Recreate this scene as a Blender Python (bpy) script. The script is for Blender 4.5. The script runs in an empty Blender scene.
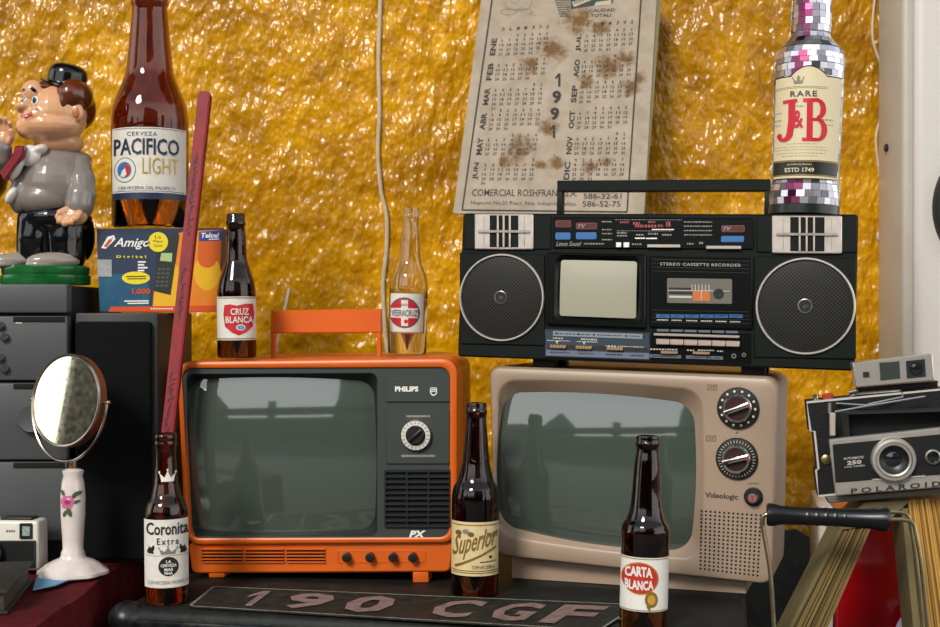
import bpy, bmesh, math, random, calendar
from mathutils import Vector, Matrix
random.seed(7)
R = math.radians
C = bpy.context.scene.collection
FPX = 1305.0            # focal length in pixels of the 940 px wide frame
CAMZ = 0.84             # eye height above the ground
# ------------------------------------------------------------------ camera, light, exposure
scn = bpy.context.scene
cam = bpy.data.objects.new('camera', bpy.data.cameras.new('camera'))
C.objects.link(cam)
cam.location = (0, 0, CAMZ)
cam.rotation_euler = (R(90), 0, 0)
cam.data.sensor_width = 36.0
cam.data.lens = FPX / 940.0 * 36.0
cam.data.clip_start = 0.02
cam.data.dof.use_dof = True
cam.data.dof.focus_distance = 1.56
cam.data.dof.aperture_fstop = 9.0
scn.camera = cam
scn.view_settings.view_transform = 'Standard'
scn.view_settings.look = 'None'
scn.view_settings.gamma = 1
scn.view_settings.use_curve_mapping = False
scn.view_settings.exposure = -0.33

world = bpy.data.worlds.new('daylight')
scn.world = world
world.use_nodes = True
wn, wl = world.node_tree.nodes, world.node_tree.links
wn.clear()
w_out = wn.new('ShaderNodeOutputWorld')
w_bg = wn.new('ShaderNodeBackground')
w_geo = wn.new('ShaderNodeTexCoord')
w_sep = wn.new('ShaderNodeSeparateXYZ')
w_ramp = wn.new('ShaderNodeValToRGB')
wl.new(w_geo.outputs['Generated'], w_sep.inputs[0])
wl.new(w_sep.outputs['Z'], w_ramp.inputs[0])
w_ramp.color_ramp.elements[0].position = 0.0
w_ramp.color_ramp.elements[0].color = (1.45, 1.40, 1.32, 1)
w_ramp.color_ramp.elements[1].position = 0.62
w_ramp.color_ramp.elements[1].color = (0.36, 0.42, 0.5, 1)
e = w_ramp.color_ramp.elements.new(0.30); e.color = (1.30, 1.33, 1.38, 1)
wl.new(w_ramp.outputs[0], w_bg.inputs[0])
w_bg.inputs[1].default_value = 1.9
wl.new(w_bg.outputs[0], w_out.inputs[0])


sun = bpy.data.objects.new('sun', bpy.data.lights.new('sun', 'SUN'))
C.objects.link(sun)
sun.data.energy = 3.6
sun.data.angle = R(16)                        # the sun behind thin cloud
sun.data.color = (1.0, 0.95, 0.86)
sun.rotation_euler = (R(54), 0, R(-26))      # high, from the front left

# ------------------------------------------------------------------ helpers
def lin(c):
    return c / 12.92 if c <= 0.04045 else ((c + 0.055) / 1.055) ** 2.4

def hexc(h):
    h = h.lstrip('#')
    return tuple(lin(int(h[i:i + 2], 16) / 255.0) for i in (0, 2, 4)) + (1.0,)

_mats = {}
def mat(name, color, rough=0.5, metal=0.0, spec=0.5, trans=0.0, ior=1.5, coat=0.0, mottle=0.0, mscale=40.0,
        mcolor=None, bump=0.0, bscale=200.0, emit=0.0):
    if name in _mats:
        return _mats[name]
    m = bpy.data.materials.new(name)
    m.use_nodes = True
    nt = m.node_tree
    b = nt.nodes['Principled BSDF']
    b.inputs['Base Color'].default_value = hexc(color)
    b.inputs['Roughness'].default_value = rough
    b.inputs['Metallic'].default_value = metal
    b.inputs['Specular IOR Level'].default_value = spec
    b.inputs['Transmission Weight'].default_value = trans
    b.inputs['IOR'].default_value = ior
    b.inputs['Coat Weight'].default_value = coat
    b.inputs['Coat Roughness'].default_value = 0.06
    if mottle > 0 or bump > 0:
        tc = nt.nodes.new('ShaderNodeTexCoord')
    if mottle > 0:
        n = nt.nodes.new('ShaderNodeTexNoise')
        n.inputs['Scale'].default_value = mscale
        n.inputs['Detail'].default_value = 6
        n.inputs['Roughness'].default_value = 0.65
        nt.links.new(tc.outputs['Object'], n.inputs['Vector'])
        r = nt.nodes.new('ShaderNodeValToRGB')
        r.color_ramp.elements[0].position = 0.42
        r.color_ramp.elements[0].color = (0, 0, 0, 1)
        r.color_ramp.elements[1].position = 0.72
        r.color_ramp.elements[1].color = (mottle, mottle, mottle, 1)
        nt.links.new(n.outputs['Fac'], r.inputs[0])
        mx = nt.nodes.new('ShaderNodeMixRGB')
        mx.inputs[1].default_value = hexc(color)
        mx.inputs[2].default_value = hexc(mcolor or color)
        nt.links.new(r.outputs[0], mx.inputs[0])
        nt.links.new(mx.outputs[0], b.inputs['Base Color'])
    if bump > 0:
        n2 = nt.nodes.new('ShaderNodeTexNoise')
        n2.inputs['Scale'].default_value = bscale
        n2.inputs['Detail'].default_value = 4
        nt.links.new(tc.outputs['Object'], n2.inputs['Vector'])
        bp = nt.nodes.new('ShaderNodeBump')
        bp.inputs['Strength'].default_value = bump
        bp.inputs['Distance'].default_value = 0.002
        nt.links.new(n2.outputs['Fac'], bp.inputs['Height'])
        nt.links.new(bp.outputs[0], b.inputs['Normal'])
    if emit > 0:
        b.inputs['Emission Color'].default_value = hexc(color)
        b.inputs['Emission Strength'].default_value = emit
    _mats[name] = m
    return m

def P(px, py, Y):
    """the point at distance Y in front of the eye that shows at pixel (px, py)"""
    return Vector(((px - 470.0) / FPX * Y, Y, CAMZ + (313.5 - py) / FPX * Y))

class Frame:
    """a thing's own axes: origin o, x to its right, y into its depth, z up its front"""
    def __init__(s, o, x, z):
        x = x.normalized()
        y = z.cross(x).normalized()
        z = x.cross(y).normalized()
        s.M = Matrix((( x.x, y.x, z.x, o.x), (x.y, y.y, z.y, o.y), (x.z, y.z, z.z, o.z), (0, 0, 0, 1)))
        s.I = s.M.inverted()
    def fp(s, px, py, y=0.0):
        """where the sight line of a pixel meets the plane at depth y of this thing, as (x, z)"""
        e = s.I @ Vector((0, 0, CAMZ))
        d = s.I.to_3x3() @ (P(px, py, 1.0) - Vector((0, 0, CAMZ)))
        t = (y - e.y) / d.y
        p = e + d * t
        return (p.x, p.z)
    def tp(s, px, py, z=0.0):
        """the same on the plane at height z, as (x, y)"""
        e = s.I @ Vector((0, 0, CAMZ))
        d = s.I.to_3x3() @ (P(px, py, 1.0) - Vector((0, 0, CAMZ)))
        t = (z - e.z) / d.z
        p = e + d * t
        return (p.x, p.y)

_glyphs = {}
def glyphs(body, bold=0.0, shear=0.0, res=2, space=1.0):
    if body == '1':
        return ([(0.0, 0.70), (0.50, 1.0), (0.95, 1.0), (0.95, 0.0), (0.52, 0.0), (0.52, 0.74), (0.0, 0.52)], [(0, 1, 5, 6), (1, 2, 3, 4, 5)])
    key = (body, bold, shear, res, space)
    if key in _glyphs:
        return _glyphs[key]
    cu = bpy.data.curves.new('lettering', 'FONT')
    cu.body = body
    cu.offset = bold
    cu.shear = shear
    cu.resolution_u = res
    cu.space_character = space
    ob = bpy.data.objects.new('lettering', cu)
    me = ob.to_mesh()
    vs = [(v.co.x, v.co.y) for v in me.vertices]
    fs = [tuple(p.vertices) for p in me.polygons]
    ob.to_mesh_clear()
    bpy.data.objects.remove(ob)
    bpy.data.curves.remove(cu)
    xs = [v[0] for v in vs]; ys = [v[1] for v in vs]
    x0, x1, y0, y1 = min(xs), max(xs), min(ys), max(ys)
    vs = [((v[0] - x0) / max(x1 - x0, 1e-6), (v[1] - y0) / max(y1 - y0, 1e-6)) for v in vs]
    _glyphs[key] = (vs, fs)
    return _glyphs[key]

def MY(x, z, y=0.0):
    """turns a lathe so that its axis points out of a front"""
    return Matrix.Translation((x, y, z)) @ Matrix.Rotation(R(90), 4, 'X')

class MB:
    def __init__(s):
        s.v, s.f, s.m, s.M = [], [], [], None
    def add(s, vs, fs, mi=0, M=None):
        o = len(s.v)
        for v in vs:
            v = Vector(v)
            if M is not None: v = M @ v
            if s.M is not None: v = s.M @ v
            s.v.append(v)
        for f in fs:
            s.f.append(tuple(i + o for i in f)); s.m.append(mi)
    def box(s, x0, y0, z0, x1, y1, z1, bev=0.0, seg=2, mi=0, M=None):
        bm = bmesh.new()
        bmesh.ops.create_cube(bm, size=1.0)
        for v in bm.verts:
            v.co = Vector(((x0 + x1) / 2 + v.co.x * (x1 - x0), (y0 + y1) / 2 + v.co.y * (y1 - y0), (z0 + z1) / 2 + v.co.z * (z1 - z0)))
        if bev > 0:
            bmesh.ops.bevel(bm, geom=bm.edges[:], offset=bev, segments=seg, affect='EDGES', profile=0.5)
        bm.verts.index_update()
        s.add([v.co.copy() for v in bm.verts], [tuple(v.index for v in f.verts) for f in bm.faces], mi, M)
        bm.free()
    def ring(s, rings, cap0=True, cap1=True, mi=0, M=None, mis=None, close=True):
        """joins outlines of equal point count one after another"""
        n = len(rings[0])
        o = len(s.v)
        s.add([p for r in rings for p in r], [], mi, M)
        k = n if close else n - 1
        for a in range(len(rings) - 1):
            for i in range(k):
                j = (i + 1) % n
                s.f.append((o + a * n + i, o + a * n + j, o + (a + 1) * n + j, o + (a + 1) * n + i))
                s.m.append(mis[a] if mis else mi)
        if cap0: s.f.append(tuple(o + i for i in reversed(range(n)))); s.m.append(mis[0] if mis else mi)
        if cap1: s.f.append(tuple(o + (len(rings) - 1) * n + i for i in range(n))); s.m.append(mis[-1] if mis else mi)
    def lathe(s, prof, M=None, seg=48, mi=0, mis=None):
        o = len(s.v)
        vs, idx = [], []
        for (r, z) in prof:
            if r <= 1e-7:
                idx.append([len(vs)] * seg); vs.append((0, 0, z))
            else:
                idx.append([len(vs) + i for i in range(seg)])
                vs += [(r * math.cos(2 * math.pi * i / seg), r * math.sin(2 * math.pi * i / seg), z) for i in range(seg)]
        s.add(vs, [], mi, M)
        for a in range(len(prof) - 1):
            for i in range(seg):
                j = (i + 1) % seg
                q = []
                for t in (idx[a][i], idx[a][j], idx[a + 1][j], idx[a + 1][i]):
                    if t not in q: q.append(t)
                if len(q) > 2:
                    s.f.append(tuple(o + t for t in q)); s.m.append(mis[a] if mis else mi)
    def cyl(s, r, h0, h1, M=None, seg=32, mi=0, bev=0.0):
        p = [(0, h0), (r - bev, h0), (r, h0 + bev), (r, h1 - bev), (r - bev, h1), (0, h1)] if bev > 0 else [(0, h0), (r, h0), (r, h1), (0, h1)]
        s.lathe(p, M, seg, mi)
    def tube(s, pts, rad, seg=10, mi=0, cap=True):
        pts = [Vector(p) for p in pts]
        rads = rad if isinstance(rad, (list, tuple)) else [rad] * len(pts)
        rings = []
        up = Vector((0.13, 0.29, 0.95))
        for i, p in enumerate(pts):
            t = (pts[min(i + 1, len(pts) - 1)] - pts[max(i - 1, 0)]).normalized()
            if abs(t.dot(up)) > 0.95: up = Vector((0.9, 0.3, 0.1))
            a = t.cross(up).normalized(); b = t.cross(a).normalized()
            up = b.cross(t) if False else up
            rings.append([p + (a * math.cos(2 * math.pi * k / seg) + b * math.sin(2 * math.pi * k / seg)) * rads[i] for k in range(seg)])
        s.ring(rings, cap, cap, mi)
    def ell(s, c, r, mi=0, M=None, nu=20, nv=12, rot=None):
        prof = [(math.sin(math.pi * i / nv), -math.cos(math.pi * i / nv)) for i in range(nv + 1)]
        T = Matrix.Translation(c)
        if rot is not None: T = T @ rot
        T = T @ Matrix.Diagonal((r[0], r[1], r[2], 1))
        if M is not None: T = M @ T
        prof[0] = (0, -1); prof[-1] = (0, 1)
        s.lathe(prof, T, nu, mi)
    def prism(s, pts, y0, y1, mi=0, bev=0.0, M=None):
        """an (x, z) outline given depth from y0 (front) to y1"""
        cx = sum(p[0] for p in pts) / len(pts); cz = sum(p[1] for p in pts) / len(pts)
        if bev > 0:
            ins = inset(pts, bev)
            s.ring([[(p[0], y0, p[1]) for p in ins], [(p[0], y0 + bev, p[1]) for p in pts], [(p[0], y1, p[1]) for p in pts]], True, True, mi, M)
        else:
            s.ring([[(p[0], y0, p[1]) for p in pts], [(p[0], y1, p[1]) for p in pts]], True, True, mi, M)
    def text(s, body, put, mi=0, bold=0.0, shear=0.0, res=2, space=1.0):
        vs, fs = glyphs(body, bold, shear, res, space)
        s.add([put(u, v) for (u, v) in vs], fs, mi)
    def text_px(s, F, body, box, y, mi=0, slope=0.0, **k):
        """lettering on the front of F inside a pixel box (x0, y0, x1, y1)"""
        x0, y0, x1, y1 = box
        def put(u, v):
            x, z = F.fp(x0 + (x1 - x0) * u, y1 + (y0 - y1) * v + slope * (x1 - x0) * u, y)
            return (x, y, z)
        s.text(body, put, mi, **k)
    def poly_px(s, F, pts, y, mi=0):
        s.add([(lambda q: (q[0], y, q[1]))(F.fp(a, b, y)) for a, b in pts], [tuple(range(len(pts)))], mi)
    def rect_px(s, F, box, y, mi=0, slope=0.0):
        x0, y0, x1, y1 = box
        d = slope * (x1 - x0)
        s.poly_px(F, [(x0, y1), (x1, y1 + d), (x1, y0 + d), (x0, y0)], y, mi)
    def block_px(s, F, box, y0, y1, mi=0, slope=0.0, r=0.0015, bev=0.001):
        a, b, c, d = box
        e = slope * (c - a)
        q = [F.fp(a, d, y0), F.fp(c, d + e, y0), F.fp(c, b + e, y0), F.fp(a, b, y0)]
        s.prism(rquad(q, r, 3), y0, y1, mi, bev)
    def build(s, name, mats, parent=None, loc=None, sharp=35, M=None):
        me = bpy.data.meshes.new(name)
        me.from_pydata([tuple(v) for v in s.v], [], s.f)
        if not isinstance(mats, (list, tuple)): mats = [mats]
        for m in mats: me.materials.append(m)
        me.polygons.foreach_set('material_index', s.m)
        bm = bmesh.new(); bm.from_mesh(me)
        bmesh.ops.recalc_face_normals(bm, faces=bm.faces)
        bm.to_mesh(me); bm.free()
        me.polygons.foreach_set('use_smooth', [True] * len(me.polygons))
        me.set_sharp_from_angle(angle=R(sharp))
        me.update()
        o = bpy.data.objects.new(name, me)
        C.objects.link(o)
        if parent is not None: o.parent = parent
        if M is not None: o.matrix_world = M
        elif loc is not None: o.location = loc
        return o

def rquad(q, r, n=5, k=0, bulge=0.0):
    """a four-cornered outline with rounded corners, and edges that swell by bulge"""
    pts = []
    N = len(q)
    for i in range(N):
        p0, p1, p2 = Vector(q[i - 1]), Vector(q[i]), Vector(q[(i + 1) % N])
        a = p1 + (p0 - p1).normalized() * r
        b = p1 + (p2 - p1).normalized() * r
        for t in range(n + 1):
            t /= n
            pts.append(a * (1 - t) ** 2 + p1 * 2 * t * (1 - t) * 0.75 + (a + b) * 0.5 * 2 * t * (1 - t) * 0.25 + b * t * t)
        c = p2 + (p1 - p2).normalized() * r
        for j in range(1, k + 1):
            pts.append(b.lerp(c, j / (k + 1)))
    if bulge:
        cx = sum(Vector(p).x for p in q) / N; cz = sum(Vector(p).y for p in q) / N
        hw = max(abs(p[0] - cx) for p in q); hh = max(abs(p[1] - cz) for p in q)
        out = []
        for p in pts:
            u, v = (p.x - cx) / hw, (p.y - cz) / hh
            out.append(Vector((p.x + bulge * u * (1 - v * v) , p.y + bulge * v * (1 - u * u))))
        pts = out
    return [(p.x, p.y) for p in pts]

def inset(pts, d):
    n = len(pts); out = []
    area = sum(pts[i][0] * pts[(i + 1) % n][1] - pts[(i + 1) % n][0] * pts[i][1] for i in range(n))
    sg = 1 if area > 0 else -1
    for i in range(n):
        a, b, c = Vector(pts[i - 1]), Vector(pts[i]), Vector(pts[(i + 1) % n])
        t = (c - a)
        if t.length < 1e-9: out.append(pts[i]); continue
        t.normalize()
        out.append((b.x - t.y * d * sg, b.y + t.x * d * sg))
    return out

def at_y(pts, y):
    return [(p[0], y, p[1]) for p in pts]

def grow(pts, s, c=None):
    cx = sum(p[0] for p in pts) / len(pts); cz = sum(p[1] for p in pts) / len(pts)
    if c: cx, cz = c
    return [(cx + (p[0] - cx) * s, cz + (p[1] - cz) * s) for p in pts]

def circ(x, z, r, n=48, rz=None):
    rz = rz or r
    return [(x + r * math.cos(2 * math.pi * i / n), z + rz * math.sin(2 * math.pi * i / n)) for i in range(n)]

def join(child, par):
    """prints a pattern onto its part: both become one mesh"""
    a, c = par.data, child.data
    off = len(a.materials)
    for m in c.materials: a.materials.append(m)
    for p in c.polygons: p.material_index += off
    bm = bmesh.new(); bm.from_mesh(a); bm.from_mesh(c); bm.to_mesh(a); bm.free()
    bpy.data.objects.remove(child)
    return par

def frame_z(o, z, x):
    """axes whose z is kept exactly"""
    z = z.normalized()
    return Frame(o, x - z * x.dot(z), z)

def tag(o, label, cat, group=None, kind=None):
    if label: o['label'] = label
    if cat: o['category'] = cat
    if group: o['group'] = group
    if kind: o['kind'] = kind
    return o

def thing(name, label, cat, F=None, loc=None, rot=None, group=None):
    o = bpy.data.objects.new(name, None)
    o.empty_display_size = 0.05
    C.objects.link(o)
    if F is not None: o.matrix_world = F.M
    if loc is not None: o.location = loc
    if rot is not None: o.rotation_euler = rot
    return tag(o, label, cat, group)

def struct(name, mb, m):
    o = mb.build(name, m)
    o['kind'] = 'structure'
    return o

def remeshed(mb, name, m, parent, voxel=0.0022, smooth=4):
    """fuses overlapping lumps into one closed skin"""
    t = mb.build('tmp', m)
    md = t.modifiers.new('r', 'REMESH'); md.mode = 'VOXEL'; md.voxel_size = voxel
    ms = t.modifiers.new('s', 'SMOOTH'); ms.iterations = smooth; ms.factor = 0.5
    dg = bpy.context.evaluated_depsgraph_get()
    me = bpy.data.meshes.new_from_object(t.evaluated_get(dg))
    old = t.data
    bpy.data.objects.remove(t); bpy.data.meshes.remove(old)
    me.materials.clear(); me.materials.append(m)
    me.polygons.foreach_set('use_smooth', [True] * len(me.polygons))
    o = bpy.data.objects.new(name, me)
    C.objects.link(o)
    o.parent = parent
    return o

ZT = CAMZ - 0.3337       # height of the trunk top
ZC = CAMZ - 0.311        # height of the velvet-covered table
# ------------------------------------------------------------------ common finishes
M_white = mat('white_print', 'e8e4da', 0.5)
M_black = mat('black_print', '12100f', 0.5)
M_red = mat('red_print', 'b81a22', 0.45)
M_chrome = mat('chrome', 'd8d6d0', 0.16, 1.0)
M_steel = mat('worn_steel', 'b9b2a4', 0.34, 1.0, mottle=0.5, mscale=60, mcolor='6e6250')
M_blackpl = mat('black_plastic', '121413', 0.38)
M_matte = mat('matt_black', '0c0d0d', 0.7)
M_dark = mat('dark_hollow', '040404', 0.9)

def wall_paint():
    m = bpy.data.materials.new('gold_gloss_paint'); m.use_nodes = True
    nt = m.node_tree; b = nt.nodes['Principled BSDF']; L = nt.links
    tc = nt.nodes.new('ShaderNodeTexCoord')
    def noise(scale, detail, rough, vec=None, dist=0.0):
        n = nt.nodes.new('ShaderNodeTexNoise')
        n.inputs['Scale'].default_value = scale; n.inputs['Detail'].default_value = detail
        n.inputs['Roughness'].default_value = rough; n.inputs['Distortion'].default_value = dist
        L.new(vec or tc.outputs['Object'], n.inputs['Vector'])
        return n.outputs['Fac']
    def ramp(src, p0, c0, p1, c1):
        r = nt.nodes.new('ShaderNodeValToRGB')
        r.color_ramp.elements[0].position = p0; r.color_ramp.elements[0].color = c0
        r.color_ramp.elements[1].position = p1; r.color_ramp.elements[1].color = c1
        L.new(src, r.inputs[0]); return r.outputs[0]
    def math_(op, a, c):
        n = nt.nodes.new('ShaderNodeMath'); n.operation = op
        for i, s in enumerate((a, c)):
            if isinstance(s, (int, float)): n.inputs[i].default_value = s
            else: L.new(s, n.inputs[i])
        return n.outputs[0]
    col = ramp(noise(30, 6, 0.6), 0.3, hexc('b07808'), 0.7, hexc('e3a60c'))
    patch = ramp(noise(4, 7, 0.7), 0.42, (0, 0, 0, 1), 0.66, (1, 1, 1, 1))
    mx = nt.nodes.new('ShaderNodeMixRGB'); mx.inputs[2].default_value = hexc('845604')
    pm = math_('MULTIPLY', patch, 0.85)
    L.new(pm, mx.inputs[0]); L.new(col, mx.inputs[1]); L.new(mx.outputs[0], b.inputs['Base Color'])
    mp = nt.nodes.new('ShaderNodeMapping'); mp.inputs['Scale'].default_value = (1.0, 1.0, 0.62)
    L.new(tc.outputs['Object'], mp.inputs['Vector'])
    v = mp.outputs[0]
    h = math_('ADD', math_('MULTIPLY', noise(95, 1.2, 0.5, v), 0.55), math_('MULTIPLY', noise(36, 2, 0.5, v), 0.9))
    h = math_('ADD', h, math_('MULTIPLY', noise(11, 2, 0.5), 2.0))
    bp = nt.nodes.new('ShaderNodeBump'); bp.inputs['Strength'].default_value = 1.0; bp.inputs['Distance'].default_value = 0.011
    L.new(h, bp.inputs['Height']); L.new(bp.outputs[0], b.inputs['Normal'])
    b.inputs['Roughness'].default_value = 0.2
    b.inputs['Specular IOR Level'].default_value = 0.38
    return m

WY = 2.13      # the plastered wall
# ------------------------------------------------------------------ the setting
mb = MB(); mb.box(-30, -17, -0.1, 12, WY + 0.3, 0.0)
struct('floor', mb, mat('street_floor', '5c5852', 0.85, mottle=0.6, mscale=3, mcolor='45423d'))
mb = MB(); mb.box(-2.2, WY, 0.0, 0.78, WY + 0.2, 2.6)
struct('wall_back', mb, wall_paint())
mb = MB()
pts = []
n = 60
edge = [(-2.2 + i * 2.98 / n, 0.478 + 0.016 * math.sin(i * 1.3) + random.uniform(-0.012, 0.012)) for i in range(n + 1)]
mb.prism([(-2.2, 0.0), (0.78, 0.0)] + list(reversed(edge)), WY - 0.006, WY)
struct('trim_1', mb, mat('dark_dado_paint', '2c342c', 0.6, mottle=0.7, mscale=18, mcolor='151a16', bump=0.9, bscale=60))
# an unseen roof added to cut off the high sky, and the street behind the photographer that the glass mirrors
mb = MB()
mb.ring([[(-2.6, 1.25, 2.4), (2.2, 1.25, 2.4), (2.2, WY, 2.6), (-2.6, WY, 2.6)], [(-2.6, 1.25, 2.42), (2.2, 1.25, 2.42), (2.2, WY, 2.62), (-2.6, WY, 2.62)]])
struct('sky_block_roof', mb, mat('sky_block_canvas', '5a5348', 0.9))
mb = MB(); mb.box(-2.66, 0.2, 0, -2.6, 0.985, 2.3)  # panel added out of view so the vanity mirror reflects dark on one side
struct('mirror_darkening_panel', mb, mat('mirror_darkening_mottle', '3a3938', 0.8, mottle=1.0, mscale=60, mcolor='9a9894'))
M_fac = mat('street_facade', '5d5a56', 0.9, mottle=0.5, mscale=0.8, mcolor='3c3a38')
mb = MB()
mb.prism([(-30, 0), (-12.5, 0), (-12.5, 4.0), (-14.5, 6.0), (-17, 4.2), (-30, 5)], -15.4, -15.0)
struct('wall_far', mb, M_fac)
mb = MB()
mb.prism([(-2.6, 0), (12, 0), (12, 9.5), (-1.4, 9.0)], -15.4, -15.0)
struct('wall_opposite', mb, M_fac)
mb = MB(); mb.box(-8.3, -16.4, 0, -7.7, -15.8, 4.6); struct('trim_2', mb, M_fac)
mb = MB()
mb.ring([[(-16, -12.5, 2.6), (8, -12.5, 2.55), (8, -6.5, 2.15), (-16, -6.5, 2.2)], [(-16, -12.5, 2.62), (8, -12.5, 2.57), (8, -6.5, 2.17), (-16, -6.5, 2.22)]])
struct('ceiling_street', mb, mat('street_canopy', '6a6862', 0.9))
mb = MB()
mb.box(-22, -13.6, 0, 10, -13.5, 2.5)
struct('wall_stalls', mb, mat('shaded_stalls', '3a3733', 0.9, mottle=0.8, mscale=1.5, mcolor='7a6a50'))
# ------------------------------------------------------------------ furniture that carries the goods
FT = Frame(Vector((P(113, 608, 1.479).x, 1.479, ZT)), Vector((1, -0.197, 0)), Vector((0, 0, 1)))
t = thing('trunk', 'black metal-bound travel trunk whose top carries the two televisions', 'trunk', FT)
TW = 0.705; TDp = 0.60
mb = MB(); mb.box(0, 0, -ZT, TW, TDp, 0, 0.012, 3)
mb.build('body', mat('black_trunk_hide', '0e100e', 0.6, spec=0.3, mottle=0.6, mscale=45, mcolor='23251f', bump=0.4, bscale=150), t)
M_band = mat('blued_steel_band', '161d22', 0.35, 0.6, mottle=0.6, mscale=50, mcolor='5a5a50')
for z0, z1 in ((-0.022, -0.012), (-0.037, -0.027), (-0.052, -0.042)):
    mb = MB(); mb.box(0.018, -0.0035, z0, TW - 0.01, 0.004, z1, 0.002)
    mb.build('edge_band', M_band, t)
for x in (0.33, 0.352):
    mb = MB(); mb.box(x, -0.0045, -0.056, x + 0.006, 0.003, -0.008, 0.0015)
    mb.build('rivet_strip', M_steel, t)
mb = MB()
mb.ell((0.012, 0.012, -0.014), (0.022, 0.022, 0.020))
mb.build('corner_cap', M_band, t)

# number plate lying on the trunk
FPl = Frame(Vector((FT.M @ Vector((0, 0, 0.0012)))), Vector((1, -0.197, 0)), Vector((0, 0, 1)))
t = thing('number_plate', 'worn black number plate with 190 CGF in faded pink letters, lying on the trunk', 'number plate', FPl)
def tp3(px, py, z): 
    q = FPl.tp(px, py, z); return (q[0], q[1], z)
PLQ = [(188, 607.5), (600, 632.0), (640, 606.0), (213, 587.5)]
base = [FPl.tp(a, b, 0) for a, b in PLQ]
mb = MB()
o2 = rquad(base, 0.008, 4); o1 = inset(o2, 0.003)
mb.ring([[(p[0], p[1], 0.0) for p in o2], [(p[0], p[1], 0.0018) for p in o2]], True, False, 0)
mb.ring([[(p[0], p[1], 0.0018) for p in o2], [(p[0], p[1], 0.0018) for p in o1]], False, False, 1)
mb.ring([[(p[0], p[1], 0.0018) for p in o1], [(p[0], p[1], 0.0012) for p in inset(o1, 0.001)]], False, True, 0)
plate = mb.build('plate', [mat('plate_black', '141512', 0.6, spec=0.3, mottle=0.8, mscale=70, mcolor='39352b'), mat('plate_rim', '8d877a', 0.6, mottle=0.8, mscale=60, mcolor='3a362e')], t)
M_pink = mat('faded_pink_enamel', '8a6f68', 0.7, spec=0.3, mottle=0.6, mscale=80, mcolor='40382f')
mb = MB()
def bil(q, u, v):
    a = Vector(q[0]).lerp(Vector(q[1]), u); b = Vector(q[3]).lerp(Vector(q[2]), u)
    return a.lerp(b, v)
for ch, u0, u1 in (('1', 0.115, 0.155), ('9', 0.215, 0.325), ('0', 0.365, 0.475), ('C', 0.575, 0.675), ('G', 0.715, 0.81), ('F', 0.845, 0.945)):
    vs, fs = glyphs(ch, bold=0.035)
    mb.add([(lambda p: (p.x, p.y, 0.0022))(bil(base, u0 + (u1 - u0) * u, 0.14 + 0.72 * v)) for u, v in vs], fs)
join(mb.build('lettering', M_pink, t), plate)

# velvet-covered table on the left
t = thing('velvet_table', 'table under dark red velvet cloth, carrying the stereo and mirror', 'table', loc=(-0.9, 1.6, 0))
M_velvet = mat('red_velvet', '560b12', 0.85, spec=0.2, mottle=0.75, mscale=38, mcolor='1c0508', bump=0.8, bscale=45)
mb = MB()
N = 50; Mx = 40
def clothz(x, y):
    return ZC - 0.002 + 0.0016 * math.sin(x * 31 + y * 17) + 0.0012 * math.sin(y * 43 - x * 12) + 0.0
x0, x1, y0, y1 = -0.95, -0.434, 1.12, 2.1
vs = [(x0 + (x1 - x0) * i / N, y0 + (y1 - y0) * j / Mx, 0) for j in range(Mx + 1) for i in range(N + 1)]
vs = [(x - 0.9 * 0 + 0.9, y - 1.6, clothz(x, y)) for x, y, _ in vs]
fs = [(j * (N + 1) + i, j * (N + 1) + i + 1, (j + 1) * (N + 1) + i + 1, (j + 1) * (N + 1) + i) for j in range(Mx) for i in range(N)]
mb.add(vs, fs)
# hanging side towards the trunk and front
side = [[(x1 + 0.9, y0 + (y1 - y0) * j / Mx - 1.6, clothz(x1, y0 + (y1 - y0) * j / Mx)) for j in range(Mx + 1)],
        [(x1 + 0.9 + 0.006, y0 + (y1 - y0) * j / Mx - 1.6, ZC - 0.03) for j in range(Mx + 1)],
        [(x1 + 0.9 + 0.004 * math.sin(j), y0 + (y1 - y0) * j / Mx - 1.6, 0.02) for j in range(Mx + 1)]]
mb.ring(side, False, False, 0, close=False)
front = [[(x0 + (x1 - x0) * i / N + 0.9, y0 - 1.6, clothz(x0 + (x1 - x0) * i / N, y0)) for i in range(N + 1)],
         [(x0 + (x1 - x0) * i / N + 0.9, y0 - 1.6 - 0.01 * math.sin(i * 0.9), 0.02) for i in range(N + 1)]]
mb.ring(front, False, False, 0, close=False)
mb.build('velvet_cloth', M_velvet, t)
mb = MB(); mb.box(-0.04, -0.45, 0.0, 0.44, 0.48, ZC - 0.035)
mb.build('table_frame', M_matte, t)

# low bench on the right
BZ = CAMZ - 0.45
FB = Frame(Vector((FT.M @ Vector((0.715, 0.0, 0))).to_tuple()[:2] + (0,)), Vector((1, -0.197, 0)), Vector((0, 0, 1)))
t = thing('side_bench', 'low dark bench carrying the red cooler and the open book', 'bench', FB)
mb = MB(); mb.box(0.0, 0.0, BZ - 0.03, 0.62, 0.55, BZ, 0.004)
mb.build('bench_top', mat('bench_wood', '2a2520', 0.7), t)
for sx in (0.01, 0.55):
    for sy in (0.01, 0.48):
        mb = MB(); mb.box(sx, sy, 0, sx + 0.05, sy + 0.05, BZ - 0.03, 0.003)
        mb.build('leg', mat('bench_wood', '2a2520', 0.7), t)

# ------------------------------------------------------------------ bottles
M_amber = mat('amber_glass', 'a76c24', 0.02, trans=1.0, ior=1.5)
M_brown = mat('brown_glass', '6a4018', 0.02, trans=1.0, ior=1.5)
M_clear = mat('clear_glass', 'f6f4ea', 0.02, trans=1.0, ior=1.5)

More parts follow.
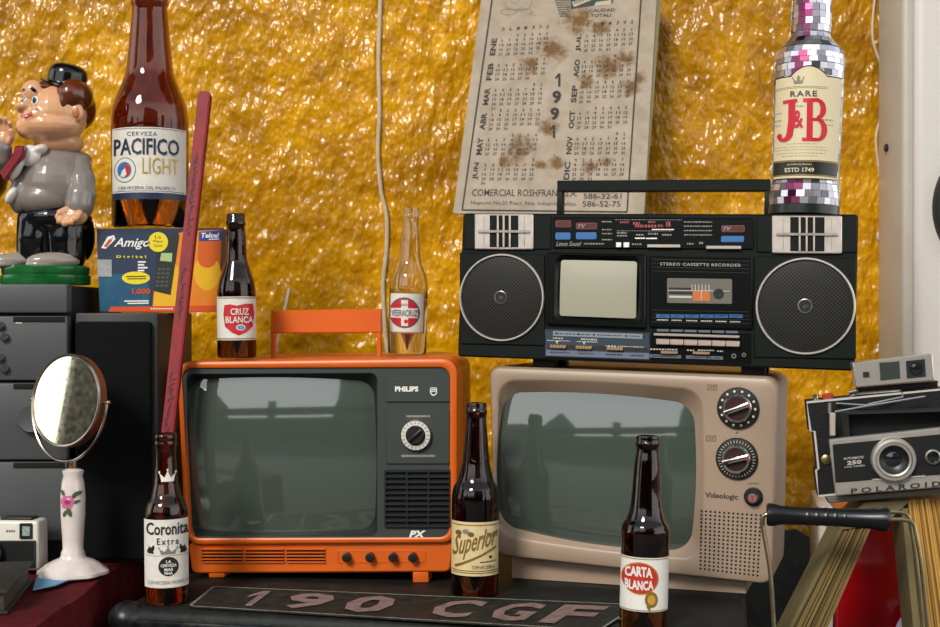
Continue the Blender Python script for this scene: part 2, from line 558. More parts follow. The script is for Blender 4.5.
class Bottle:
    def __init__(s, name, label, base, top, Y, prof, glass, wall=2.2, group=None, z=None):
        """prof: (height, radius) in pixels of the photograph at the bottle's distance"""
        s.k = Y / FPX
        o = P(base[0], base[1], Y)
        if z is not None: o.z = z
        s.base, s.top = base, top
        lean = math.atan2(top[0] - base[0], base[1] - top[1])
        s.F = Frame(o, Vector((math.cos(lean), 0, -math.sin(lean))), Vector((math.sin(lean), 0, math.cos(lean))))
        s.lean = lean
        s.face = -math.atan((base[0] - 470.0) / FPX)      # the side turned to the eye
        s.H = math.hypot(top[0] - base[0], base[1] - top[1])
        s.t = thing(name, label, 'bottle', s.F, group='beer bottles around the televisions' if name == 'beer_bottle' else None)
        s.prof = prof
        fine = s.fine(prof)
        out = [(0, 2.0 * s.k)] + [(r * s.k, h * s.k) for h, r in fine]
        H = prof[-1][0]
        inn = [((r - wall) * s.k, h * s.k) for h, r in reversed(fine) if h > 4.0]
        inn[0] = ((prof[-1][1] - wall + 0.4) * s.k, H * s.k)
        mb = MB(); mb.lathe(out + inn + [(0, 5.0 * s.k)], seg=64)
        s.glass = mb.build('glass_body', glass, s.t, sharp=60)
    def fine(s, prof):
        out = [prof[0]]
        for i in range(len(prof) - 1):
            (h0, r0), (h1, r1) = prof[i], prof[i + 1]
            hm, rm = (prof[max(i - 1, 0)], prof[min(i + 2, len(prof) - 1)])
            n = 6 if abs(r1 - r0) > 0.8 and h1 - h0 > 3 else 1
            # monotone cubic through the shoulder
            def slope(a, b, c):
                d0 = (b[1] - a[1]) / max(b[0] - a[0], 1e-6); d1 = (c[1] - b[1]) / max(c[0] - b[0], 1e-6)
                return 0 if d0 * d1 <= 0 else 2 * d0 * d1 / (d0 + d1)
            m0 = slope(hm, prof[i], prof[i + 1]) if i > 0 else (r1 - r0) / (h1 - h0)
            m1 = slope(prof[i], prof[i + 1], rm) if i < len(prof) - 2 else (r1 - r0) / max(h1 - h0, 1e-6)
            for k in range(1, n + 1):
                t = k / n; w = h1 - h0
                r = (2 * t**3 - 3 * t**2 + 1) * r0 + (t**3 - 2 * t**2 + t) * w * m0 + (-2 * t**3 + 3 * t**2) * r1 + (t**3 - t**2) * w * m1
                out.append((h0 + (h1 - h0) * t, r))
        return out
    def rad(s, h):
        p = s.fine(s.prof)
        for i in range(len(p) - 1):
            if p[i][0] <= h <= p[i + 1][0]:
                t = (h - p[i][0]) / max(p[i + 1][0] - p[i][0], 1e-6)
                return p[i][1] * (1 - t) + p[i + 1][1] * t
        return p[-1][1]
    def on(s, px, py, lift=0.3):
        """a picture position brought onto the bottle's round surface"""
        h = (s.base[1] - py)
        ax = s.base[0] + h * math.tan(s.lean)
        r = s.rad(h)
        u = max(-0.985, min(0.985, (px - ax) / r))
        a = math.asin(u) + s.face
        rr = (r + lift) * s.k
        return (rr * math.sin(a), -rr * math.cos(a), h * s.k)
    def band(s, mb, y0, y1, a0, a1, lift, mi=0, n=40, top=None, thick=0.35):
        """label paper from picture row y0 (top) to y1 wrapped from angle a0 to a1 in degrees"""
        A, B = [], []
        for i in range(n + 1):
            a = R(a0 + (a1 - a0) * i / n) + s.face
            ya = y0 if top is None else top(a0 + (a1 - a0) * i / n)
            for L, y in ((A, ya), (B, y1)):
                h = s.base[1] - y; r = (s.rad(h) + lift) * s.k
                L.append((r * math.sin(a), -r * math.cos(a), h * s.k))
        mb.ring([B, A], False, False, mi, close=False)
    def text(s, mb, body, box, lift_, mi=0, slope=0.0, arch=0.0, **kw):
        x0, y0, x1, y1 = box; lift = lift_ + 0.3
        mb.text(body, lambda u, v: s.on(x0 + (x1 - x0) * u, y1 + (y0 - y1) * v + slope * (x1 - x0) * u + arch * (4 * u * (1 - u)) * -1, lift), mi, **kw)
    def poly(s, mb, pts, lift, mi=0):
        c = (sum(p[0] for p in pts) / len(pts), sum(p[1] for p in pts) / len(pts))
        fine = []
        for i in range(len(pts)):
            a, e = Vector(pts[i]), Vector(pts[(i + 1) % len(pts)])
            n = max(1, int((e - a).length / 2.0))
            fine += [tuple(a.lerp(e, k / n)) for k in range(n)]
        pts = fine
        rings = []
        for k in (1.0, 0.9, 0.8, 0.7, 0.6, 0.5, 0.4, 0.3, 0.2, 0.1):
            rings.append([s.on(c[0] + (p[0] - c[0]) * k, c[1] + (p[1] - c[1]) * k, lift) for p in pts])
        mb.ring(rings, False, True, mi)

M_paper = mat('label_paper', 'd9d4c8', 0.55, mottle=0.3, mscale=120, mcolor='b5ab98')
def oval(cx, cy, rx, ry, n=32):
    return [(cx + rx * math.cos(2 * math.pi * i / n), cy + ry * math.sin(2 * math.pi * i / n)) for i in range(n)]

# small beer bottle, front left
b = Bottle('beer_bottle', 'small amber beer bottle with black crown on white label, beside the red stick', (167, 602.5), (165.3, 434), 1.512,
           [(0, 20), (2, 21.6), (88, 21.6), (97, 20), (107, 15), (122, 11.9), (150, 10.4), (154, 10.4), (156, 11.6), (159, 11.6), (160.5, 10.9), (162, 11.6), (167, 11.2), (168, 10.4)], M_amber, z=ZT + 0.0005)
b.band(mb := MB(), 518, 585, -78, 78, 0.3, 0)
b.text(mb, 'Coronita', (147.5, 520.5, 187, 533), 0.5, 1, bold=0.02)
b.text(mb, 'Extra', (157.5, 536, 178, 542.5), 0.5, 1, bold=0.01, space=1.3)
b.poly(mb, oval(168.5, 564, 9.6, 9.6), 0.5, 1)
for tx, y0, y1, hw in (('LA', 557.5, 560.6, 2.4), ('CERVEZA', 561.4, 564.4, 7.4), ('MAS', 565.4, 568.4, 4.0), ('FINA', 569.2, 572.0, 3.8)):
    b.text(mb, tx, (168.5 - hw, y0, 168.5 + hw, y1), 0.75, 0, bold=0.03)
b.text(mb, 'CERVECERIA MODELO', (149, 578, 187, 581.5), 0.5, 2)
b.poly(mb, [(147, 553.2), (188, 553.2), (188, 553.7), (147, 553.7)], 0.5, 2)
# two little griffin shapes and a crown
for sx, fx in ((152, 1), (182, -1)):
    b.poly(mb, [(sx - 4 * fx, 549), (sx - 2 * fx, 545), (sx - 4 * fx, 543), (sx, 545.5), (sx + 2.5 * fx, 542.5), (sx + 3.5 * fx, 546), (sx + 2 * fx, 549), (sx + 3 * fx, 551.5), (sx - 3 * fx, 551.5)], 0.5, 1)
CROWN = [[(-8, 1.3), (8, 1.3), (7.6, 4), (-7.6, 4)], [(-8, 1.4), (-9.8, -3.4), (-2.6, 1.4)], [(-4.2, 1.4), (0, -5), (4.2, 1.4)], [(2.6, 1.4), (9.8, -3.4), (8, 1.4)]] + [[(cx_ + 1.2 * math.cos(R(a_)), cy_ + 1.2 * math.sin(R(a_))) for a_ in range(0, 360, 45)] for cx_, cy_ in ((-9.8, -4), (0, -5.8), (9.8, -4))]
for piece in CROWN: b.poly(mb, [(168 + x * 0.9, 549 + y * 0.8) for x, y in piece], 0.5, 2)
mb.build('label', [M_paper, M_black, mat('grey_print', '77736a', 0.5)], b.t)
mb = MB()
for piece in CROWN: b.poly(mb, [(167.5 + x * 0.8, 477 + y * 1.15) for x, y in piece], 0.35, 0)
mb.build('neck_crown', M_paper, b.t)

# superior
b = Bottle('beer_bottle', 'brown beer bottle with cream script label standing between the two televisions', (474.5, 594), (476.5, 403), 1.5525,
           [(0, 22), (2, 23.8), (95, 23.8), (105, 22.4), (115, 17.6), (132, 13.7), (165, 11), (177, 10.1), (179, 10.1), (180, 11), (184, 11), (185, 10.2), (188, 10.4), (191, 9.6)], M_brown, z=ZT + 0.0005)
M_cream = mat('cream_paper', 'd2bf8e', 0.55, mottle=0.3, mscale=120, mcolor='a98f5c')
M_gold = mat('gold_print', '8a6a24', 0.4, 0.3)
b.band(mb := MB(), 519, 572, -76, 76, 0.3, 0)
for y in (521.5, 566.5, 568.5): b.poly(mb, [(451.5, y), (497.5, y), (497.5, y + 1), (451.5, y + 1)], 0.5, 1)
b.text(mb, 'Superior', (453.5, 533, 497, 559), 0.55, 1, slope=-0.28, shear=0.5, bold=0.012)
b.poly(mb, [(455, 562), (482, 550), (495, 543), (496, 545), (482, 552.5), (456, 564.5)], 0.5, 1)
b.text(mb, 'CERVEZA', (484, 529.5, 497, 534), 0.5, 2)
for q, (cx, cy) in enumerate(((459, 530), (466, 528.5), (471, 531))): b.poly(mb, oval(cx, cy, 3.2, 2.6, 10), 0.5 + 0.05 * q, 3 if q != 1 else 4)
b.poly(mb, oval(490, 553.5, 1.6, 1.6, 8), 0.5, 2)
b.poly(mb, [(480, 558), (495, 557), (495, 558), (480, 559)], 0.5, 2)
b.text(mb, 'CERVECERIA', (472, 561.5, 494, 565), 0.5, 2)
mb.build('label', [M_cream, M_gold, mat('brown_print', '3c2a12', 0.5), mat('hop_brown', '6a4e1c', 0.5), mat('hop_grey', '7d7866', 0.5)], b.t)

# carta blanca
b = Bottle('beer_bottle', 'brown beer bottle with red oval on white label, in front of beige television', (643, 630), (648, 437), 1.38,
           [(0, 22.5), (2, 24), (97, 24), (104, 23), (110, 19.3), (123, 15.7), (168, 12.6), (180, 11), (182, 11), (183, 12.3), (187, 12.3), (188, 11.4), (190, 12), (193, 11.2)], M_brown, z=ZT + 0.0005)
b.band(mb := MB(), 555, 608, -78, 78, 0.3, 0)
b.poly(mb, [(x, y) for x, y in oval(640, 575.5, 18.2, 16.2, 40)], 0.5, 3)
b.poly(mb, [(x, y) for x, y in oval(640, 575.5, 17.4, 15, 40)], 0.6, 1)
b.text(mb, 'CARTA', (626, 565, 652, 575), 0.8, 0, arch=1.5, bold=0.04)
b.text(mb, 'BLANCA', (626, 576.5, 653, 586), 0.8, 0, arch=-1.0, bold=0.04)
b.poly(mb, oval(651, 596, 6.2, 8, 20), 0.7, 2)
b.poly(mb, oval(651, 596, 3.8, 5, 16), 0.9, 3)
b.poly(mb, [(646, 603), (650, 600), (650, 608)], 0.8, 2)
for y in (556, 606.4): b.poly(mb, [(619.5, y), (667, y), (667, y + 0.9), (619.5, y + 0.9)], 0.5, 2)
mb.build('label', [mat('white_label', 'd8d5cc', 0.5, mottle=0.2, mscale=90, mcolor='b9b09c'), mat('brick_red_print', 'b02a18', 0.45), M_gold, mat('ochre_print', 'b98a3c', 0.45)], b.t)
# ------------------------------------------------------------------ televisions and radio
def crt(F, corners, r, bulge, y0, dome, n=8, k=10):
    """domed picture tube glass whose rim follows the given pixels at depth y0"""
    q = [F.fp(a, b, y0) for a, b in corners]
    o = rquad(q, r, n, k, bulge)
    cx = sum(p[0] for p in o) / len(o); cz = sum(p[1] for p in o) / len(o)
    hw = max(abs(p[0] - cx) for p in o); hh = max(abs(p[1] - cz) for p in o)
    def face(pts, back=0.0):
        return [(p[0], y0 + back - dome * (1 - 0.55 * ((p[0] - cx) / hw) ** 2 - 0.45 * ((p[1] - cz) / hh) ** 2), p[1]) for p in pts]
    mb = MB(); mb.ring([face(grow(o, 1 - i / 16.0)) for i in range(16)], False, True)
    return mb, o, face
M_tube = mat('picture_tube_glass', '424c44', 0.05, spec=1.0, coat=0.7)

# --- orange set
FO = Frame(P(184, 578, 1.64), P(456, 575.5, 1.60) - P(184, 578, 1.64), Vector((0, 0, 1)))
t = tv = thing('portable_television', 'orange portable television with top handle and dark grey front', 'television', FO)
M_orange = mat('orange_plastic', 'd05c0c', 0.36, mottle=0.3, mscale=14, mcolor='a84406')
M_grey = mat('slate_grey_plastic', '373d3a', 0.45, spec=0.35)
M_grey2 = mat('charcoal_plastic', '1c201e', 0.5, spec=0.3)
q = [FO.fp(a, b) for a, b in ((185, 545), (457, 543), (457, 358), (176, 361.5))]
op = [FO.fp(a, b) for a, b in ((189.5, 538.5), (449.5, 537.5), (450, 367), (181, 368))]
O = rquad(q, 0.017, 8, 10); I = rquad(op, 0.012, 8, 10)
cc = ((q[0][0] + q[1][0]) / 2, (q[0][1] + q[2][1]) / 2)
mb = MB()
def taper(pts, sx, sz, y, c):
    return [(c[0] + (p[0] - c[0]) * sx, y, c[1] + (p[1] - c[1]) * sz) for p in pts]
topc = (cc[0], q[3][1])
mb.ring([at_y(I, 0.012), at_y(I, 0.001), at_y(inset(I, -0.0015), 0.0), at_y(inset(O, 0.003), 0.0), at_y(inset(O, 0.0008), 0.0015), at_y(O, 0.005), at_y(O, 0.12),
         taper(O, 0.985, 0.985, 0.165, topc), taper(O, 0.9, 0.93, 0.22, topc), taper(O, 0.72, 0.80, 0.28, topc)], False, True)
mb.build('shell', M_orange, t)
# lower body under the lip
lb = [FO.fp(a, b, 0.008) for a, b in ((192, 573.5), (450, 572), (454, 541), (188, 543))]
L0 = rquad(lb, 0.006, 5)
mb = MB()
mb.ring([at_y(inset(L0, 0.002), 0.008), at_y(L0, 0.010), at_y(L0, 0.14), taper(L0, 0.9, 0.9, 0.2, (cc[0], lb[2][1]))])
mb.build('lower_body', M_orange, t)
for x0, x1, zb in ((208.5, 224.5, 579.6), (412.5, 428.5, 581.5)):
    a, b = FO.fp(x0, 573, 0.01), FO.fp(x1, 573, 0.01)
    zf = FO.I @ Vector((FO.M @ Vector((a[0], 0.02, 0))).to_tuple()[:2] + (ZT,))
    for yy in (0.01, 0.15):
        w = FO.M @ Vector(((a[0] + b[0]) / 2, yy, 0)); zl = (FO.I @ Vector((w.x, w.y, ZT + 0.0006))).z
        mb = MB(); mb.box(a[0], yy, zl, b[0], yy + 0.03, a[1] + 0.004, 0.0015)
        mb.build('foot', M_orange, t)
for x0, x1 in ((201.5, 243), (245.5, 284), (286.5, 325)):
    mb = MB(); mb.rect_px(FO, (x0, 549.6, x1, 562.5), 0.0076, 0)
    for y in (549.6, 552.9, 556.2, 559.5, 562.5):
        mb.block_px(FO, (x0, y - 0.8, x1, y + 0.5), 0.005, 0.0085, 1, r=0.0003, bev=0.0002)
    mb.build('vent', [M_dark, M_orange], t)
kr = rquad([FO.fp(a, b, 0.0075) for a, b in ((336, 563.5), (426, 563), (426, 549.5), (336, 549.5))], 0.003, 4)
mb = MB(); mb.ring([at_y(kr, 0.0075), at_y(inset(kr, 0.0025), 0.0072), at_y(inset(kr, 0.004), 0.0095)], False, True)
mb.build('knob_recess', M_orange, t)
for x in (347, 370.3, 393.3, 413):
    c = FO.fp(x, 557, 0.004)
    mb = MB(); mb.cyl(0.0052, -0.006, 0.007, MY(c[0], c[1], 0.003), 24, bev=0.001)
    mb.box(c[0] - 0.0008, -0.005, c[1] - 0.0046, c[0] + 0.0008, -0.002, c[1] + 0.0046, 0.0004)
    mb.build('knob', M_blackpl, t)
# dark front with the tube's well
RC = rquad([FO.fp(a, b) for a, b in ((186, 537), (376.5, 537), (376.5, 373.5), (185.5, 374.5))], 0.008, 8, 10)
sc_m, so, sface = crt(FO, ((191, 527.5), (374.5, 527.5), (373, 381.5), (191.5, 380.5)), 0.017, 0.0055, 0.026, 0.022)
mb = MB()
mb.ring([at_y(I, 0.0035), at_y(inset(RC, -0.0008), 0.0035), at_y(RC, 0.0042), sface(grow(so, 1.012), -0.0015), sface(grow(so, 0.99), 0.0015)], False, False, mis=[0, 0, 1, 1])
mb.build('front_bezel', [M_grey, M_grey2], t)
sc_m.build('screen', M_tube, t, sharp=80)
mb = MB(); mb.block_px(FO, (385.5, 378.5, 450, 402), 0.001, 0.004, bev=0.0008)
p1 = mb.build('badge_panel', M_grey, t)
mb = MB()
mb.text_px(FO, 'PHILIPS', (395, 386.3, 418.4, 391.6), 0.0006, bold=0.045)
mb.poly_px(FO, [(430, 387.6), (437, 387.6), (437, 388.4), (430, 388.4)], 0.0006)
sh = [(430, 389.2), (437, 389.2), (437, 393), (435.5, 395), (433.5, 396), (431.5, 395), (430, 393)]
shi = [(433.5 + (x - 433.5) * 0.72, 392 + (y - 392) * 0.72) for x, y in sh]
A = [FO.fp(*p, 0.0006) for p in sh]; B = [FO.fp(*p, 0.0006) for p in shi]
mb.ring([at_y(A, 0.0006), at_y(B, 0.0006)], False, False)
mb.poly_px(FO, [(431, 391.2), (436, 390.4), (436, 391.2), (431, 392.2)], 0.0005)
join(mb.build('badge', M_white, p1), p1)
mb = MB(); mb.block_px(FO, (386, 410, 449.5, 464), 0.001, 0.004, bev=0.0008)
p2 = mb.build('tuner_panel', M_grey, t)
mb = MB()
for bx in ((406.5, 415.3, 430, 417.2), (401.5, 454.8, 435.5, 457)):
    x = bx[0]
    while x < bx[2]:
        w = random.uniform(0.8, 2.2)
        mb.rect_px(FO, (x, bx[1], min(x + w, bx[2]), bx[3]), 0.0005); x += w + 0.6
join(mb.build('scale_print', mat('pale_brown_print', '9b9080', 0.5), p2), p2)
c = FO.fp(415.8, 435.3, -0.004)
mb = MB()
k = 1.6 / FPX
mb.lathe([(15.6 * k, 0), (15.6 * k, 0.006), (14.6 * k, 0.008), (10 * k, 0.0085), (9.4 * k, 0.007), (0, 0.007)], MY(c[0], c[1], 0.002), 48, mis=[1, 1, 0, 1, 1])
for i in range(20):
    a = R(i * 18); M = MY(c[0], c[1], 0.002) @ Matrix.Rotation(a, 4, 'Z')
    mb.add([(11.5 * k, -0.0003, 0.0089), (14 * k, -0.0003, 0.0089), (14 * k, 0.0003, 0.0089), (11.5 * k, 0.0003, 0.0089)], [(0, 1, 2, 3)], 2, M)
dial = mb.build('dial', [mat('ivory_ring', 'cfc9bd', 0.4), M_chrome, M_black], t)
mb = MB(); mb.cyl(9.2 * k, 0.006, 0.013, MY(c[0], c[1], 0.002), 36, bev=0.0015)
Mb = MY(c[0], c[1], 0.002) @ Matrix.Rotation(R(40), 4, 'Z')
mb.box(-9 * k, -0.0016, 0.013, 9 * k, 0.0016, 0.017, 0.0008, M=Mb)
mb.build('dial_knob', M_blackpl, dial)
mb = MB(); mb.rect_px(FO, (385.5, 471, 450, 526.5), 0.0032, 0)
for x in (385, 406.8, 428.5, 450):
    mb.block_px(FO, (x - 0.9, 470.5, x + 0.9, 527), -0.0002, 0.0033, 1, r=0.0004, bev=0.0003)
for i in range(11):
    y = 471.2 + i * 5.5
    mb.block_px(FO, (385, y - 1.2, 450.3, y + 1.2), -0.0006, 0.0033, 1, r=0.0004, bev=0.0003)
mb.build('speaker_grille', [M_dark, M_grey2], t)
mb = MB(); mb.text_px(FO, 'PX', (409, 530.5, 426, 537.6), 0.0026, bold=0.05, shear=0.25)
mb.build('model_badge', M_white, t)
# carrying handle, standing up behind the rim
mb = MB()
hy = 0.10
def hp(px, py): return FO.fp(px, py, hy)
a, b = hp(270.5, 333.5), hp(381, 308.5)
mb.prism([hp(270.5, 333.5), hp(381, 332.8), hp(381, 308.8), hp(271, 310.5)], hy, hy + 0.008, 0, 0.0015)
for x0 in (270.6, 376.4):
    mb.prism([hp(x0, 360), hp(x0 + 4.4, 360), hp(x0 + 4.4, 330), hp(x0, 330)], hy + 0.001, hy + 0.007, 0, 0.0008)
mb.build('handle', M_orange, t)

# --- beige set
FV = Frame(P(494, 562, 1.625), P(772, 588, 1.517) - P(494, 562, 1.625), Vector((0, 0, 1)))
t = thing('television', 'beige television with two black dials and dotted speaker, under the radio', 'television', FV)
M_beige = mat('beige_plastic', '9c8672', 0.42, mottle=0.25, mscale=9, mcolor='86705c')
q = [FV.fp(a, b) for a, b in ((494, 556), (773, 586), (777.5, 377.5), (488, 366))]
O = rquad(q, 0.014, 8, 10)
RC = rquad([FV.fp(a, b) for a, b in ((498.5, 533), (698.5, 557.5), (699.5, 392), (500, 382))], 0.018, 8, 10, 0.004)
sc_m, so, sface = crt(FV, ((503.5, 523.5), (690, 549.5), (692.5, 404), (507, 393)), 0.020, 0.0075, 0.0245, 0.024)
cc = (sum(p[0] for p in q) / 4, sum(p[1] for p in q) / 4)
topc = (cc[0] - 0.01, q[2][1])
mb = MB()
mb.ring([sface(grow(so, 0.99), 0.0015), sface(grow(so, 1.015), -0.002), at_y(RC, 0.003), at_y(inset(RC, -0.002), 0.0008), at_y(inset(RC, -0.004), 0.0), at_y(inset(O, 0.006), 0.0), at_y(inset(O, 0.0025), 0.0015), at_y(inset(O, 0.0005), 0.005), at_y(O, 0.009),
         at_y(O, 0.13), taper(O, 0.985, 0.985, 0.17, topc), taper(O, 0.85, 0.9, 0.22, topc), taper(O, 0.66, 0.75, 0.27, topc)], False, True)
shell = mb.build('shell', M_beige, t)
sc_m.build('screen', M_tube, t, sharp=80)
# plinth
pa, pb = FV.fp(512, 570, 0.025), FV.fp(746, 590, 0.025)
mb = MB()
def zt(x, y):
    w = FV.M @ Vector((x, y, 0)); return (FV.I @ Vector((w.x, w.y, ZT + 0.0008))).z
rings = []
for yy in (0.025, 0.20):
    rings.append([(pa[0], yy, zt(pa[0], yy)), (pb[0], yy, zt(pb[0], yy)), (pb[0], yy, pb[1] + 0.03), (pa[0], yy, pa[1] + 0.03)])
mb.ring(rings)
mb.build('plinth', M_beige, t)
k = 1.55 / FPX
M_maroon = mat('maroon_plastic', '301514', 0.35)
for (cx, cy, kind) in ((738.3, 408.0, 0), (737, 458.5, 1)):
    c = FV.fp(cx, cy)
    T = MY(c[0], c[1], 0.0)
    mb = MB()
    mb.lathe([(20.6 * k, -0.001), (20.6 * k, 0.003), (19.8 * k, 0.0042), (14.5 * k, 0.005), (13.8 * k, 0.005)], T, 56, 0)
    for i in range(14 if kind == 0 else 36):
        a = R(i * 360 / (14 if kind == 0 else 36)); Mr = T @ Matrix.Rotation(a, 4, 'Z')
        if kind == 0:
            mb.add([((16.9 + 1.25 * math.cos(R(j * 45))) * k, 1.25 * math.sin(R(j * 45)) * k, 0.0052) for j in range(8)], [tuple(range(8))], 1, Mr)
        else:
            mb.add([(15.6 * k, -0.0003, 0.0052), (18.2 * k, -0.0003, 0.0052), (18.2 * k, 0.0003, 0.0052), (15.6 * k, 0.0003, 0.0052)], [(0, 1, 2, 3)], 1, Mr)
    d = mb.build('channel_dial', [M_blackpl, mat('ivory_print', 'cfc4ae', 0.5)], t)
    mb = MB()
    mb.lathe([(14 * k, 0.003), (14 * k, 0.011), (13 * k, 0.0125), (11.4 * k, 0.0125), (11 * k, 0.0115), (0, 0.0115)], T, 48, mis=[0, 0, 0, 1, 1])
    Mr = T @ Matrix.Rotation(R(-157 if kind == 0 else -163), 4, 'Z')
    mb.box(-13.4 * k, -2.4 * k, 0.0115, 13.4 * k, 2.4 * k, 0.019, 0.0012, mi=0, M=Mr)
    mb.box(-11.5 * k, -0.5 * k, 0.019, 11.5 * k, 0.5 * k, 0.0193, 0.0, mi=1, M=Mr)
    mb.add([(13.5 * k, -1.6 * k, 0.0185), (10 * k, -1.6 * k, 0.0196), (10 * k, 1.6 * k, 0.0196), (13.5 * k, 1.6 * k, 0.0185)], [(0, 1, 2, 3)], 2, T @ Matrix.Rotation(R(20 if kind == 0 else 12), 4, 'Z'))
    mb.build('selector_knob', [M_chrome, M_maroon, M_red], d)
c = FV.fp(753.5, 496.5); T = MY(c[0], c[1], 0.0)
mb = MB(); mb.lathe([(9.2 * k, -0.001), (9.2 * k, 0.003), (8 * k, 0.004), (6.4 * k, 0.004), (6.2 * k, 0.010), (5 * k, 0.012), (4.4 * k, 0.0115), (0, 0.0115)], T, 36, mis=[0, 0, 0, 1, 1, 1, 2])
mb.add([(-1 * k, -3.5 * k, 0.0121), (1 * k, -3.5 * k, 0.0121), (1 * k, 2 * k, 0.0121), (-1 * k, 2 * k, 0.0121)], [(0, 1, 2, 3)], 3, T)
mb.build('volume_knob', [M_blackpl, mat('dark_grip', '1c1a18', 0.4), mat('pinkish_cap', '9a8078', 0.35, 0.6), M_red], t)
mb = MB()
mb.text_px(FV, 'Videologic', (705, 492.0, 738, 499.0), -0.0004, slope=0.07, bold=0.022)
join(mb.build('name_badge', mat('dark_print', '2a211a', 0.5), t), shell)
mb = MB()
for bx in ((707.5, 384.5, 717, 390), (706, 435.5, 716, 441)):
    x0, y0, x1, y1 = bx
    for e in ((x0, y0, x1, y0 + 0.6), (x0, y1 - 0.6, x1, y1), (x0, y0, x0 + 0.6, y1), (x1 - 0.6, y0, x1, y1)): mb.rect_px(FV, e, -0.0004, 0, 0.05)
    mb.text_px(FV, 'VHF' if y0 < 400 else 'UHF', (x0 + 1.6, y0 + 1.6, x1 - 1.6, y1 - 1.4), -0.0004, slope=0.05)
for i in range(6): mb.rect_px(FV, (748.5 + i * 1.8, 482.8, 749.8 + i * 1.8, 484.2), -0.0004)
mb.poly_px(FV, [(737, 431), (738.6, 433.4), (735.4, 433.4)], -0.0004)
join(mb.build('control_print', mat('faded_brown_print', '5c4838', 0.5), t), shell)
mb = MB()
for r_ in range(16):
    for c_ in range(14):
        u, v = c_ / 13, r_ / 15
        x = (701.5 - 1.0 * v) + (758.5 - 701.5 + 2.2 * (1 - v)) * u
        y = (511 + (568.5 - 511) * v) + u * (4.5 + 2.5 * v)
        cx, cz = FV.fp(x, y)
        mb.add(at_y(circ(cx, cz, 0.00132, 10), -0.0003), [tuple(range(10))], 0)
mb.build('speaker_grille', M_dark, t)

# --- radio with a small television in it
FR = Frame(P(457.5, 356.5, 1.635), P(854.5, 371.5, 1.50) - P(457.5, 356.5, 1.635), Vector((0.01, 0, 1)))
t = radio = thing('radio_cassette_recorder', 'black radio cassette recorder with built-in small screen, on top of beige television', 'radio', FR)
M_rad = mat('green_black_plastic', '0a120e', 0.5, spec=0.16, mottle=0.3, mscale=30, mcolor='171d1a')
M_rad2 = mat('green_black_gloss', '070b09', 0.25, spec=0.25)
q = [FR.fp(a, b) for a, b in ((457.5, 356.5), (854.5, 371), (858.5, 214.3), (463, 213.2))]
O = rquad(q, 0.004, 4, 6)
mb = MB()
mb.ring([at_y(inset(O, 0.002), 0.0), at_y(O, 0.002), at_y(O, 0.115), at_y(inset(O, 0.008), 0.125)])
body = mb.build('body', M_rad, t)
Lx = lambda px: px
# grooves between the sections stand out as slightly proud panels
def panel(name, box, depth, m, slope=0.0, r=0.002, parent=None):
    mb = MB(); mb.block_px(FR, box, -depth, 0.001, 0, slope, r, min(0.0012, depth * 0.6))
    return mb.build(name, m, parent or t)
panel('top_panel', (464, 214.5, 551, 249.5), 0.002, M_rad)
panel('top_panel', (756.5, 215, 857, 252.5), 0.002, M_rad, 0.004)
sl = panel('speaker_panel', (459.5, 252.5, 545, 344), 0.0022, M_rad, 0.022)
sr = panel('speaker_panel', (754, 256, 856, 357.5), 0.0022, M_rad, 0.02)
tuner = panel('tuner_panel', (553, 217, 754, 248.5), 0.002, M_rad2, 0.006)
# chrome louvres
for (x0, y0, x1, y1, s_) in ((474.5, 213.8, 533, 249, 0.004), (772, 215.5, 842, 253, 0.006)):
    mb = MB()
    w = x1 - x0
    mb.block_px(FR, (x0, y0, x1, y1), -0.005, -0.001, 0, s_, 0.0015, 0.001)
    mb.rect_px(FR, (x0 + w * 0.26, y0 + 1.5, x0 + w * 0.75, y1 - 1.8), -0.0052, 1, s_)
    for f in (0.395, 0.495, 0.60):
        mb.block_px(FR, (x0 + w * f - 0.9, y0 + 1, x0 + w * f + 0.9, y1 - 1.5), -0.007, -0.004, 0, s_, 0.0004, 0.0003)
    ym = (y0 + y1) / 2
    mb.block_px(FR, (x0 + w * 0.06, ym - 1.5, x1 - w * 0.06, ym + 1.2), -0.0075, -0.004, 2, s_, 0.0004, 0.0003)
    for f in (0.16, 0.85):
        mb.block_px(FR, (x0 + w * f - 0.3, y0 + 2.5, x0 + w * f + 0.3, y1 - 3), -0.0056, -0.004, 2, s_, 0.0001, 0.0001)
    mb.build('louvre', [mat('pitted_chrome', 'd6cbc2', 0.3, 0.55, mottle=0.5, mscale=50, mcolor='a08f78'), M_dark, M_steel], t)
